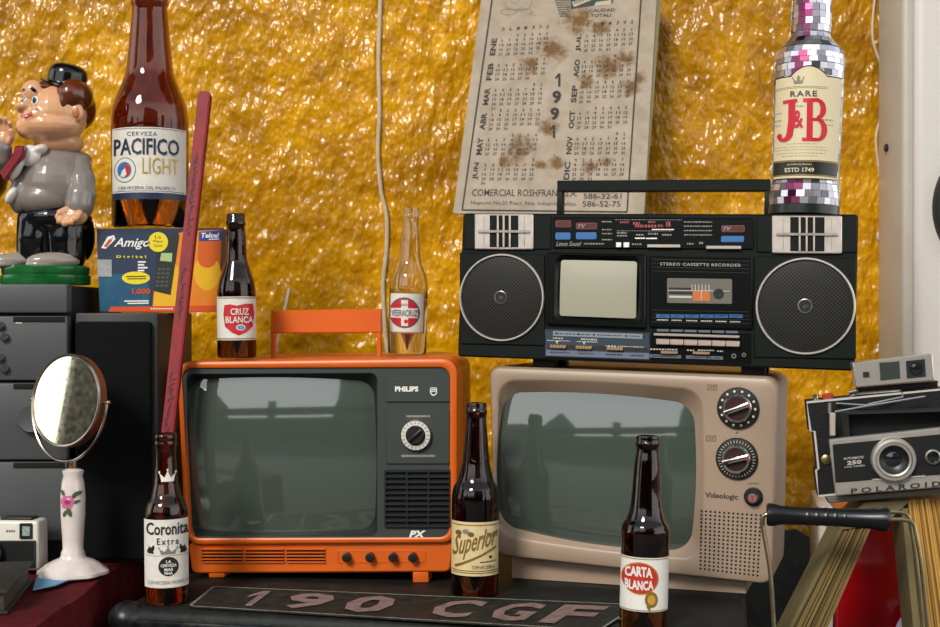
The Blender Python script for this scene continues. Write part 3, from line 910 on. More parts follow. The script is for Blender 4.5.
# speakers
def spk(cx, cy, rx, ry, par):
    c = FR.fp(cx, cy, -0.002); e = FR.fp(cx + rx, cy, -0.002); r = abs(e[0] - c[0])
    f = FR.fp(cx, cy - ry, -0.002); rz = abs(f[1] - c[1]); r = (r + rz) / 2
    T = MY(c[0], c[1], -0.002)
    mb = MB(); mb.lathe([(r, -0.001), (r, 0.003), (r * 0.985, 0.0042), (r * 0.962, 0.0042), (r * 0.95, 0.002), (r * 0.95, -0.001)], T, 72)
    mb.build('speaker_ring', mat('pale_metal_ring', 'c9c2b6', 0.35, 0.5), par)
    mb = MB(); mb.lathe([(r * 0.952, 0.0012), (r * 0.8, 0.0028), (r * 0.5, 0.0042), (r * 0.12, 0.005), (0, 0.005)], T, 64)
    mb.build('speaker_grille', M_mesh, par)
    mb = MB(); mb.lathe([(r * 0.155, 0.0044), (r * 0.155, 0.0058), (r * 0.135, 0.0062), (r * 0.12, 0.0056), (0, 0.0056)], T, 32, mis=[0, 0, 0, 1])
    mb.add([(-r * 0.05, -r * 0.045, 0.0058), (r * 0.01, -r * 0.045, 0.0058), (r * 0.075, r * 0.02, 0.0058), (-r * 0.02, r * 0.04, 0.0058)], [(0, 1, 2, 3)], 2, T)
    mb.build('speaker_badge', [mat('badge_rim', '6b6a62', 0.3, 0.7), M_blackpl, M_chrome], par)
M_mesh = bpy.data.materials.new('perforated_metal'); M_mesh.use_nodes = True
nt = M_mesh.node_tree; pb_ = nt.nodes['Principled BSDF']; tc = nt.nodes.new('ShaderNodeTexCoord')
sp = nt.nodes.new('ShaderNodeSeparateXYZ'); nt.links.new(tc.outputs['Object'], sp.inputs[0])
def nm(op, a, b=None):
    n = nt.nodes.new('ShaderNodeMath'); n.operation = op
    for i, s_ in enumerate((a, b)):
        if s_ is None: continue
        if isinstance(s_, (int, float)): n.inputs[i].default_value = s_
        else: nt.links.new(s_, n.inputs[i])
    return n.outputs[0]
fx = nm('MULTIPLY', sp.outputs['X'], 2 * math.pi / 0.0046); fz = nm('MULTIPLY', sp.outputs['Z'], 2 * math.pi / 0.0046)
dots = nm('ADD', nm('SINE', nm('ADD', fx, fz)), nm('SINE', nm('SUBTRACT', fx, fz)))
rp = nt.nodes.new('ShaderNodeValToRGB'); nt.links.new(nm('ADD', nm('MULTIPLY', dots, 0.25), 0.5), rp.inputs[0])
rp.color_ramp.elements[0].position = 0.5; rp.color_ramp.elements[0].color = hexc('2c2b26')
rp.color_ramp.elements[1].position = 0.68; rp.color_ramp.elements[1].color = hexc('060606')
nt.links.new(rp.outputs[0], pb_.inputs['Base Color']); pb_.inputs['Roughness'].default_value = 0.5; pb_.inputs['Specular IOR Level'].default_value = 0.2
spk(501.8, 297.6, 42.8, 43.8, sl)
spk(805.3, 306.2, 50.3, 49, sr)
# small screen
mb = MB()
bz = rquad([FR.fp(a, b) for a, b in ((547, 324.5), (646, 328.5), (646.5, 254.5), (547.5, 252.5))], 0.002, 4, 4)
gl = rquad([FR.fp(a, b) for a, b in ((560.5, 315.2), (635.5, 318), (636.5, 262), (562, 260.5))], 0.003, 4, 4)
mb.ring([at_y(bz, 0.001), at_y(bz, -0.004), at_y(inset(bz, 0.0015), -0.0055), at_y(inset(gl, -0.007), -0.0055), at_y(inset(gl, -0.0005), 0.0005)], False, False)
scn_b = mb.build('screen_bezel', M_rad2, t)
mb = MB()
gcx = sum(p[0] for p in gl) / len(gl); gcz = sum(p[1] for p in gl) / len(gl)
mb.ring([[(p[0], -0.0012 - 0.004 * (1 - 0.5 * ((p[0] - gcx) / 0.045) ** 2 - 0.5 * ((p[1] - gcz) / 0.034) ** 2), p[1]) for p in grow(gl, s_)] for s_ in (1.02, 1.0, 0.9, 0.8, 0.7, 0.6, 0.5, 0.4, 0.3, 0.2, 0.1)], False, True)
mb.build('small_screen', mat('milky_screen_glass', 'a39f8b', 0.22, spec=0.6), scn_b)
# cassette bay
cb = panel('cassette_door', (649, 256, 752.5, 327), 0.0045, M_rad2, 0.02)
Y1 = -0.0048
mb = MB()
mb.block_px(FR, (667, 278, 732, 303), -0.0052, -0.003, 0, 0.016, 0.0015, 0.0003)
for a in range(17):
    y = 259 + a * 3.9
    if 271 < y < 306: continue
    mb.rect_px(FR, (652, y, 749.5, y + 0.5), Y1, 5, 0.02)
for i, bx in enumerate(((669, 287.5, 692, 290), (669, 291.5, 692, 294), (669, 295.6, 692, 297.8))): mb.rect_px(FR, bx, -0.0055, 5 if i != 2 else 4, 0.016)
mb.rect_px(FR, (693, 290.5, 710, 301), -0.0055, 1, 0.016)
for i in range(6): mb.rect_px(FR, (691.5 + i * 3.4, 284.5, 692.3 + i * 3.4, 290.5), -0.0056, 4, 0.016)
mb.rect_px(FR, (668, 289.8, 730, 290.5), -0.0057, 4, 0.016)
mb.rect_px(FR, (701, 291, 701.7, 300), -0.0058, 4, 0.016)
c = FR.fp(718.5, 293.8, -0.0055); mb.lathe([(0.0062, 0.0), (0.0062, 0.0008), (0.002, 0.0008), (0.002, 0.0002), (0, 0.0002)], MY(c[0], c[1], -0.005), 24, 5)
mb.text_px(FR, 'STEREO CASSETTE RECORDER', (660, 262.5, 741, 265.3), Y1, 4, slope=0.017, space=1.1)
for i in range(6):
    x = 656 + i * 14.6
    mb.rect_px(FR, (x, 314.2, x + 13.6, 317.6), Y1, 2, 0.025)
    mb.rect_px(FR, (x + 4, 315.4, x + 9.5, 316.3), -0.0052, 3, 0.025)
    xx = x + 1
    while xx < x + 11.5:
        w = random.uniform(0.8, 1.8); mb.rect_px(FR, (xx, 319.2 + (xx - 656) * 0.025, xx + w, 320.4 + (xx - 656) * 0.025), Y1, 4); xx += w + 0.5
mb.build('cassette_window', [mat('smoky_window', '6c675e', 0.25), mat('orange_label', 'c0652c', 0.5), mat('band_blue', '245a92', 0.45), mat('deep_blue_print', '16304e', 0.45), mat('pale_print', 'b9b4aa', 0.5), mat('soot_print', '0b0d0d', 0.5)], cb)
# tuner markings
mb = MB()
YT = -0.0024
for bx, mi in (((555.5, 220.5, 571, 227.2), 0), ((576, 222.8, 597, 229.2), 0), ((555.5, 232.5, 570.5, 239.5), 1), ((576, 232.3, 596.5, 239.2), 1), ((721.5, 225.4, 744.5, 232), 0), ((721, 236, 744, 242), 1)):
    q_ = rquad([FR.fp(bx[0], bx[3], YT), FR.fp(bx[2], bx[3], YT), FR.fp(bx[2], bx[1], YT), FR.fp(bx[0], bx[1], YT)], 0.0015, 3)
    mb.add(at_y(q_, YT), [tuple(range(len(q_)))], mi)
    q2 = inset(q_, 0.0006)
    mb.add(at_y(q2, YT - 0.0002), [tuple(range(len(q2)))], 3 if mi == 0 else 4)
mb.text_px(FR, 'TV', (577.5, 224.2, 586, 227.9), YT - 0.0004, 2, bold=0.04, shear=0.3)
mb.text_px(FR, 'TV', (723, 226.8, 731.5, 230.6), YT - 0.0004, 2, bold=0.04, shear=0.3)
mb.text_px(FR, 'Lenox Sound', (556, 241.4, 581.5, 246), YT, 2, shear=0.5, bold=0.01)
def dashes(F, M, x0, x1, y, h, mi, yo, slope=0.0, lo=0.8, hi=2.6, gap=0.8):
    x = x0
    while x < x1:
        w = min(random.uniform(lo, hi), x1 - x)
        d = slope * (x - x0)
        M.rect_px(F, (x, y + d, x + w, y + h + d), yo, mi); x += w + gap
for (x0, x1, y, h, mi) in ((587, 596, 225, 1.4, 5), (732.5, 743, 227.5, 1.4, 5), (557.5, 569, 223, 1.6, 5), (560, 567, 235.4, 1.2, 3), (579, 594, 235, 1.4, 2), (724, 741, 238.3, 1.4, 2), (584, 604, 243, 1.4, 2),
                           (602, 612, 221, 1.2, 2), (602, 612, 229, 1.2, 2), (602, 612, 233, 1.2, 2), (602, 612, 239, 1.2, 2), (620, 629, 221, 2.2, 0), (633, 640, 222, 2.6, 0), (635, 657, 224.6, 2.8, 0), (658, 663, 224.5, 2.6, 0), (666, 671, 221.5, 5, 0), (648, 656, 221, 2, 0), (615, 682, 219.4, 0.5, 2),
                           (617, 627, 232, 1.6, 2), (617, 627, 235, 1.4, 2), (636, 644, 234, 1.6, 2), (648, 658, 233, 1.6, 2), (662, 672, 234, 1.6, 2), (617, 672, 230.5, 0.5, 2), (684, 712, 221.4, 1.1, 2), (684, 712, 225.6, 1.1, 2), (684, 712, 230, 1.1, 2), (684, 712, 234.3, 1.1, 2), (687, 694, 243, 1.5, 2), (699, 703, 242, 2, 2), (632, 642, 243.5, 1.3, 2)):
    dashes(FR, mb, x0, x1, y, h, mi, YT, 0.004)
for bx in ((652, 229.0, 674, 230.0), (635, 237.6, 645, 238.8), (646, 237.8, 657, 239.0)): mb.rect_px(FR, bx, YT, 6)
join(mb.build('tuner_print', [mat('red_ink', '96403e', 0.5), mat('blue_print', '2d6fb0', 0.45), mat('dull_print', '8c887e', 0.5), mat('dim_red', '471415', 0.5), mat('mid_blue', '2f669c', 0.45), mat('rose_ink', 'b0625c', 0.5), M_white], tuner), tuner)
for bx in ((616, 242.3, 621, 247.2), (623.5, 242.3, 629, 247.4)):
    mb = MB(); mb.block_px(FR, bx, -0.006, -0.001, 0, 0, 0.0006, 0.0004); mb.build('switch', M_white, tuner)
for bx in ((647, 244.2, 680, 247.6), (706, 245.6, 741, 249.0)):
    mb = MB(); mb.block_px(FR, bx, -0.006, -0.001, 0, 0.003, 0.0006, 0.0006); mb.build('slider', mat('silver_slider', 'cfc4b4', 0.3, 0.7), tuner)
# lower panels
lowl = panel('control_panel', (544.5, 329, 650, 357), 0.003, mat('blue_grey_panel', '303d49', 0.4, 0.2), 0.036, 0.001)
lowr = panel('control_panel', (652, 331, 751, 361.5), 0.002, M_rad2, 0.03, 0.001)
mb = MB(); YL = -0.0034
def sd(px): return (px - 544.5) * 0.036
for bx, mi in (((553, 330.6, 642.5, 335.4), 0), ((546, 349.6, 649, 355.4), 1)):
    mb.rect_px(FR, (bx[0], bx[1] + sd(bx[0]), bx[2], bx[3] + sd(bx[0])), YL, mi, 0.036)
for x in (555, 577, 593, 625, 643): mb.rect_px(FR, (x, 332 + sd(x), x + 1.8, 334 + sd(x)), -0.0037, 2)
for (x0, x1, y, h) in ((557, 575, 332.4, 1.1), (579, 591, 332.4, 1.1), (597, 622, 332.4, 1.1), (628, 640, 332.4, 1.1), (547, 570, 339.8, 0.9), (577, 598, 339.8, 1), (553, 563, 337.2, 1.2), (581, 597, 337, 1.8), (606, 616, 343.2, 1.2), (618, 644, 343.2, 0.9), (550, 570, 351.5, 1.1), (578, 594, 351.5, 1.1), (606, 622, 351.5, 1.4), (630, 644, 351.5, 1.4)):
    dashes(FR, mb, x0, x1, y + sd(x0), h, 3 if y > 336 and y < 348 else 2, -0.0037, 0.036)
mb.rect_px(FR, (548, 344.2, 648, 348.2), YL, 2, 0.036)
for x in (557, 584):
    mb.poly_px(FR, [(x - 2, 340 + sd(x)), (x + 2, 340 + sd(x)), (x, 343.5 + sd(x))], -0.0037, 3)
join(mb.build('control_print', [mat('pale_steel_print', '8d949c', 0.4, 0.4), mat('lilac_steel_print', '6d7487', 0.4, 0.3), M_black, mat('pale_print', 'b9b4aa', 0.5)], lowl), lowl)
for (x, w) in ((549.5, 16), (575.5, 16), (606.5, 16)):
    mb = MB(); mb.block_px(FR, (x, 344.6 + sd(x), x + w, 347.8 + sd(x)), -0.007, -0.003, 0, 0.036, 0.0005, 0.0005)
    for i in range(5): mb.block_px(FR, (x + 1 + i * 3.1, 344.4 + sd(x) + i * 0.1, x + 2.6 + i * 3.1, 347.9 + sd(x) + i * 0.1), -0.0085, -0.006, 0, 0.03, 0.0003, 0.0003)
    mb.build('slider', mat('brass_slider', 'c2a27c', 0.3, 0.7), lowl)
for i in range(6):
    x = 656 + i * 14.0; d = (x - 652) * 0.03
    mb = MB(); mb.block_px(FR, (x, 338.6 + d, x + 13.3, 344.3 + d), -0.010, -0.001, 0, 0.03, 0.0008, 0.0008)
    mb.build('key', mat('pinkish_silver_key', 'd0bdb0', 0.3, 0.6), lowr)
mb = MB()
mb.block_px(FR, (653.5, 333.0, 739, 335.6), -0.012, -0.001, 0, 0.03, 0.0006, 0.0006)
mb.build('key_rail', mat('silver_slider', 'cfc4b4', 0.3, 0.7), lowr)
mb = MB()
for i in range(6): mb.rect_px(FR, (657 + i * 13.8, 329.0 + i * 0.35, 669 + i * 13.8, 331.3 + i * 0.35), -0.0049, 0, 0.02)
for (x0, x1, y) in ((650, 678, 348.5), (687, 694, 349.5), (698, 714, 349.5), (717, 723, 350.5)): dashes(FR, mb, x0, x1, y, 1.3, 1, -0.0026, 0.02)
mb.rect_px(FR, (646.5, 354.0, 681, 357.4), -0.0026, 0, 0.03); mb.rect_px(FR, (686, 355.3, 723, 358.6), -0.0026, 0, 0.03)
for (x0, x1, y) in ((652, 676, 355.4), (690, 702, 356.8), (706, 712, 357.2), (715, 720, 357.4)): dashes(FR, mb, x0, x1, y, 0.9, 2, -0.0029, 0.03)
join(mb.build('control_print', [mat('grey_steel_print', '5f6873', 0.4, 0.3), mat('pale_print', 'b9b4aa', 0.5), M_black], lowr), lowr)
for x, w in ((660.5, 17), (692.5, 17)):
    mb = MB(); mb.block_px(FR, (x, 350.6 + (x - 652) * 0.02, x + w, 353.4 + (x - 652) * 0.02), -0.007, -0.001, 0, 0.03, 0.0005, 0.0005)
    mb.build('slider', mat('brass_slider', 'c2a27c', 0.3, 0.7), lowr)
for x, y, r_ in ((734, 356, 0.0028), (744, 354.8, 0.0024)):
    c = FR.fp(x, y, -0.002); mb = MB(); mb.lathe([(r_, -0.001), (r_, 0.002), (r_ * 0.6, 0.002), (r_ * 0.55, -0.0005), (0, -0.0005)], MY(c[0], c[1], -0.002), 20)
    mb.build('jack', M_steel, lowr)
# handle and feet
hy = 0.094
mb = MB()
hq = [FR.fp(a, b, hy) for a, b in ((557, 191.5), (770, 191), (770, 179), (557, 180.5))]
mb.prism(rquad(hq, 0.001, 3), hy, hy + 0.016, 0, 0.001)
za = q[3][1]
for x0, x1 in ((557, 562.5), (764.5, 770)):
    a, b = FR.fp(x0, 192, hy), FR.fp(x1, 192, hy)
    mb.box(a[0], hy + 0.001, za - 0.006, b[0], hy + 0.015, a[1] + 0.002, 0.0006)
mb.build('handle', M_rad, t)
topz = FV.M @ Vector((q[1][0], 0, 0))
for px in (540, 752):
    for yy in (0.02, 0.085):
        c = FR.fp(px, 360, 0.0)
        w = FR.M @ Vector((c[0], yy, 0.002))
        # the television's top under this foot
        lv = FV.I @ w
        zt_ = None
        x_ = lv.x; f = (x_ - 0) / max(1e-6, FV.fp(777, 377)[0])
        zl = FV.fp(488, 366)[1] * (1 - f) + FV.fp(777.5, 377.5)[1] * f
        tw = FV.M @ Vector((lv.x, lv.y, zl))
        lo = (FR.I @ Vector((w.x, w.y, tw.z + 0.0004))).z
        zb = (c[0] / 0.48) * (FR.fp(854.5, 371)[1])
        mb = MB(); mb.box(c[0] - 0.014, yy, lo, c[0] + 0.014, yy + 0.02, zb + 0.004, 0.001)
        mb.build('foot', M_matte, t)
# ------------------------------------------------------------------ bottles and rod on the orange set
def on_top(F, px_edge, py_edge, y):
    x, z = F.fp(px_edge, py_edge)
    return (F.M @ Vector((x, y, z))).z
zq = on_top(FO, 237, 359.6, 0.0)
b = Bottle('beer_bottle', 'dark brown beer bottle with red shield label, standing on orange television', (237, 356.5), (235.8, 212), 1.662,
           [(0, 17.8), (2, 19.3), (64, 19.3), (75, 18), (86, 14.7), (99, 10.9), (125, 9.5), (131, 9), (132.5, 9.8), (136, 9.8), (137, 9.1), (143, 9.3), (144, 8.6)], M_brown, z=zq + 0.0012)
b.band(mb := MB(), 295.5, 338.5, -80, 80, 0.3, 0)
sh = [(225, 304), (230, 303), (237, 304.5), (245, 302.5), (252, 302.5), (253.5, 312), (252, 325), (246, 331), (239, 334), (232, 331), (225.5, 325), (224, 313)]
b.poly(mb, sh, 0.5, 1)
b.text(mb, 'CRUZ', (231, 307, 248, 313.6), 0.8, 0, bold=0.02)
b.text(mb, 'BLANCA', (226.5, 315, 252, 321.6), 0.8, 0, bold=0.02)
b.poly(mb, oval(240.5, 326, 4.4, 3), 0.7, 0); b.poly(mb, oval(240.5, 326, 3.2, 2.1), 0.85, 3)
b.text(mb, 'X', (239.3, 324.8, 241.7, 327.2), 1.0, 0)
for y in (296.3, 336.6): b.poly(mb, [(217.5, y), (256, y), (256, y + 1), (217.5, y + 1)], 0.5, 2)
mb.build('label', [M_paper, mat('crimson_print', 'bb1c2a', 0.42), M_gold, mat('sky_print', '3f86b8', 0.45)], b.t)
b = Bottle('beer_bottle', 'clear glass beer bottle with red and white round label, on orange television', (407, 354), (411, 208), 1.755,
           [(0, 18), (2, 19.2), (64, 19.2), (76, 18), (85, 14.4), (93, 11.6), (116, 9.3), (133, 7.7), (134.5, 8.5), (138, 8.5), (139, 8), (146, 8.2)], M_clear, z=on_top(FO, 407, 358, 0) + 0.0012, wall=1.6)
b.band(mb := MB(), 294.5, 333.5, -66, 52, 0.3, 0)
b.band(mb, 294.5, 333.5, 52, 57, 0.35, 3)
b.poly(mb, oval(404.5, 313.5, 15, 15.2, 36), 0.45, 2)
b.poly(mb, oval(404.5, 313.5, 13.4, 13.6, 36), 0.6, 1)
b.poly(mb, [(401.5, 301), (408, 301), (408, 326.5), (401.5, 326.5)], 0.75, 0)
b.poly(mb, [(391.5, 309), (417.5, 309), (417.5, 318.5), (391.5, 318.5)], 0.75, 0)
b.text(mb, 'VEERACRUZ', (392.5, 310.5, 417, 317), 0.95, 2, bold=0.01)
b.text(mb, 'CERVEZA', (400, 304.5, 409, 306.6), 0.95, 2)
b.poly(mb, oval(406, 322, 2, 2, 12), 0.95, 1)
for y in (332.4,): b.poly(mb, [(389.5, y), (424, y), (424, y + 0.8), (389.5, y + 0.8)], 0.5, 4)
mb.build('label', [M_paper, mat('crimson_print', 'bb1c2a', 0.42), mat('slate_print', '42566a', 0.5), mat('grey_edge', '6b6a68', 0.5), M_gold], b.t)
yb = 0.145
o = FO.fp(277, 345, yb)
mb = MB()
A = Vector((FO.fp(274.6, 356, yb)[0], yb, FO.fp(274.6, 360, 0)[1] + 0.0025)); B = Vector((FO.fp(289, 288.5, yb + 0.01)[0], yb + 0.01, FO.fp(289, 288.5, yb + 0.01)[1]))
mb.tube([A, A.lerp(B, 0.5), A.lerp(B, 0.93), B], [0.0019, 0.0019, 0.0019, 0.0016], 12)
o = mb.build('plastic_rod', mat('white_plastic', 'd5d0c4', 0.4)); o.matrix_world = FO.M
tag(o, 'thin white plastic rod leaning up behind the orange television handle', 'rod')

# ------------------------------------------------------------------ mirrored whisky bottle on the radio
xr, zr = FR.fp(803, 214.1)
ww = FR.M @ Vector((FR.fp(803, 214.1, 0.046)[0], 0.046, zr))
b = Bottle('mirror_tiled_bottle', 'tall silver mirror-tiled whisky bottle with cream label, on the radio', (803.5, 217.5), (811.6, 14), ww.y,
           [(0, 32), (1, 33.5), (9, 33.5), (10, 34.3), (29, 34.5), (30, 33), (148, 34.2), (158, 33.6), (166, 31), (172, 25), (176, 21), (181, 19.5), (186, 20), (206, 19.6), (240, 18), (262, 17.5), (264, 15)], M_clear, z=ww.z + 0.0016)
bpy.data.objects.remove(b.glass)
mb = MB()
mb.lathe([(0, 1 * b.k)] + [((r - 1.4) * b.k, h * b.k) for h, r in b.fine(b.prof)] + [(0, b.prof[-1][0] * b.k)], seg=48)
b.t_glass = mb.build('glass_body', mat('silver_grout', '8b8a88', 0.4, 0.6), b.t)
rng = random.Random(11)
mb = MB()
def tiles(h0, h1, rows, n, thick=1.1):
    for i in range(rows):
        ha, hb = h0 + (h1 - h0) * i / rows + 0.15, h0 + (h1 - h0) * (i + 1) / rows - 0.15
        off = rng.random()
        for j in range(n):
            a0 = 2 * math.pi * (j + off + 0.03) / n; a1 = 2 * math.pi * (j + off + 0.97) / n
            t1, t2 = rng.uniform(-0.32, 0.32), rng.uniform(-0.28, 0.28)
            vs = []
            for (a, h, sa, sh_) in ((a0, ha, -1, -1), (a1, ha, 1, -1), (a1, hb, 1, 1), (a0, hb, -1, 1)):
                r = (b.rad(h) - 0.3 + t1 * sa + t2 * sh_) * b.k
                vs.append((r * math.sin(a), -r * math.cos(a), h * b.k))
            cen = sum((Vector(v) for v in vs), Vector()) / 4
            back = [tuple(Vector((v[0] * 0.955, v[1] * 0.955, v[2]))) for v in vs]
            am = (a0 + a1) / 2 % (2 * math.pi) - b.face
            mi = 1 if 5.75 < am % (2 * math.pi) < 6.15 and rng.random() < 0.75 else (0 if rng.random() < 0.68 else rng.choice((2, 2, 2, 2, 3)))
            mb.add(vs, [(0, 1, 2, 3)], mi)
            mb.add(vs + back, [(0, 1, 5, 4), (1, 2, 6, 5), (2, 3, 7, 6), (3, 0, 4, 7)], mi)
tiles(9.5, 29.5, 3, 26); tiles(30, 148, 19, 26); tiles(148.5, 165, 3, 24); tiles(166, 181, 3, 18, 0.9); tiles(182, 262, 12, 17)
mb.build('mirror_tiles', [mat('mirror_tile', 'd8d7de', 0.32, 1.0), mat('plum_mirror_tile', '7c3a58', 0.22, 1.0), mat('dull_mirror_tile', 'b0aeba', 0.4, 1.0), mat('dark_mirror_tile', '6a676c', 0.4, 1.0)], b.t, sharp=1)
mb = MB(); mb.lathe([((33.5) * b.k, 0), (34.6 * b.k, 0.5 * b.k), (34.6 * b.k, 9 * b.k), (33.4 * b.k, 9.4 * b.k)], seg=64)
mb.build('base_band', mat('dark_green_foil', '17211b', 0.3), b.t)
L0 = lambda a: 84.5 - (9.5 * max(0.0, math.cos(R(max(-90, min(90, (a + 0) * 3.2))))) ** 0.8 if abs(a) < 28 else 0)
mb = MB()
b.band(mb, 0, 183.5, -63, 63, 1.4, 0, 96, top=L0)
b.band(mb, 0, 0, -63, 63, 1.2, 3, 96, top=lambda a: L0(a) - 0.9) if False else None
# dark outline
for off, l, mi in ((1.4, 1.25, 3),):
    A, B_ = [], []
    for i in range(97):
        a = -64 + 128 * i / 96
        for L_, y in ((A, L0(a) - off), (B_, 184.3)):
            h = b.base[1] - y; r = (b.rad(h) + l) * b.k
            L_.append((r * math.sin(R(a) + b.face), -r * math.cos(R(a) + b.face), h * b.k))
    mb.ring([B_, A], False, False, mi, close=False)
LL = 1.75
b.band(mb, 167.5, 180, -62.5, 62.5, LL, 3, 60)
b.band(mb, 166, 167.2, -62.5, 62.5, LL, 4, 60)
b.band(mb, 180.4, 181.2, -62.5, 62.5, LL, 4, 60)
b.text(mb, 'ESTD 1749', (787, 173.5, 813, 177.8), 2.0, 0, bold=0.02)
b.text(mb, 'JUSTERINI & BROOKS', (789, 169.5, 811, 171.6), 2.0, 0)
b.text(mb, 'RARE', (792, 98.5, 816, 104), LL, 2, bold=0.015, space=1.2)
# slab letters J & B
def quadp(pts, mi=1, l=2.0):
    b.poly(mb, pts, l, mi)
def dense(p):
    out = [p[0]]
    for a, e in zip(p, p[1:]):
        out += [(a[0] + (e[0] - a[0]) * k_ / 6, a[1] + (e[1] - a[1]) * k_ / 6) for k_ in range(1, 7)]
    return out
def stroke(pts_a, pts_b, mi=1, l=2.0):
    pts_a, pts_b = dense(pts_a), dense(pts_b)
    A = [b.on(x, y, l) for x, y in pts_a]; B_ = [b.on(x, y, l) for x, y in pts_b]
    mb.ring([A, B_], False, False, mi, close=False)
X = lambda x: 770 + x / 4.325      # the label as read from an enlargement
Y_ = lambda y: 70 + y / 4.324
def px_(l_): return [(X(x), Y_(y)) for x, y in l_]
stroke(px_([(66, 160), (122, 156)]), px_([(66, 174), (122, 171)]))
stroke(px_([(88, 165), (86, 250), (80, 300)]), px_([(115, 165), (112, 255), (104, 312)]))
stroke(px_([(104, 312), (92, 330), (72, 338), (52, 332), (44, 318)]), px_([(80, 300), (76, 312), (68, 320), (60, 318), (57, 308)]))
quadp(px_([(42, 306), (52, 298), (62, 304), (62, 316), (52, 322), (43, 318)]), l=2.1)
stroke(px_([(145, 156), (205, 154)]), px_([(145, 171), (205, 169)])); stroke(px_([(178, 238), (212, 237)]), px_([(178, 250), (212, 249)]))
stroke(px_([(140, 321), (205, 321)]), px_([(140, 336), (205, 335)]))
stroke(px_([(160, 165), (157, 325)]), px_([(183, 165), (181, 325)]))
def bowl(cx, cy, rx, ry, w, wy):
    o_, i_ = [], []
    for k_ in range(17):
        a = R(-90 + 180 * k_ / 16)
        o_.append((cx + rx * math.cos(a), cy + ry * math.sin(a))); i_.append((cx + (rx - w) * math.cos(a), cy + (ry - wy) * math.sin(a)))
    stroke(px_(o_), px_(i_))
bowl(198, 199, 36, 44, 22, 13); bowl(200, 286, 38, 49, 23, 13)
b.text(mb, '&', (X(104), Y_(280), X(146), Y_(205)), 2.1, 1, bold=0.03) if False else b.text(mb, '&', (X(104), Y_(205), X(146), Y_(280)), 2.1, 1, bold=0.02)
# crest and fine print
for piece in CROWN: quadp(px_([(126 + x * 2.2, 80 + y * 3.2) for x, y in piece]), 5, LL)
quadp(px_([(122, 62), (134, 62), (134, 72), (122, 72)]), 5, LL + 0.1)
for yy in (106, 112):
    stroke(px_([(20, yy), (120, yy - 3), (240, yy - 1)]), px_([(20, yy + 1.5), (120, yy - 1.5), (240, yy + 0.5)]), 6, LL)
def tiny(y, x0, x1, h, mi=6):
    x = x0
    while x < x1:
        w = min(rng.uniform(4, 14), x1 - x); quadp(px_([(x, y), (x + w, y), (x + w, y + h), (x, y + h)]), mi, LL); x += w + 4
for y, x0, x1, h in ((185, 118, 150, 5), (210, 30, 60, 5), (240, 20, 60, 6), (240, 200, 262, 6), (262, 20, 60, 4), (262, 215, 262, 4), (345, 80, 200, 3), (358, 30, 230, 3), (370, 25, 240, 3), (384, 40, 230, 3), (396, 60, 200, 3)): tiny(y, x0, x1, h)
mb.build('label', [mat('cream_label', 'd4c5a0', 0.5), mat('scarlet_print', 'c0122c', 0.4), mat('sepia_print', '4b4032', 0.5), mat('bottle_green_print', '141a14', 0.4), M_gold, mat('crest_grey', '7d7a6c', 0.5), mat('faint_print', '9a8d70', 0.5)], b.t)

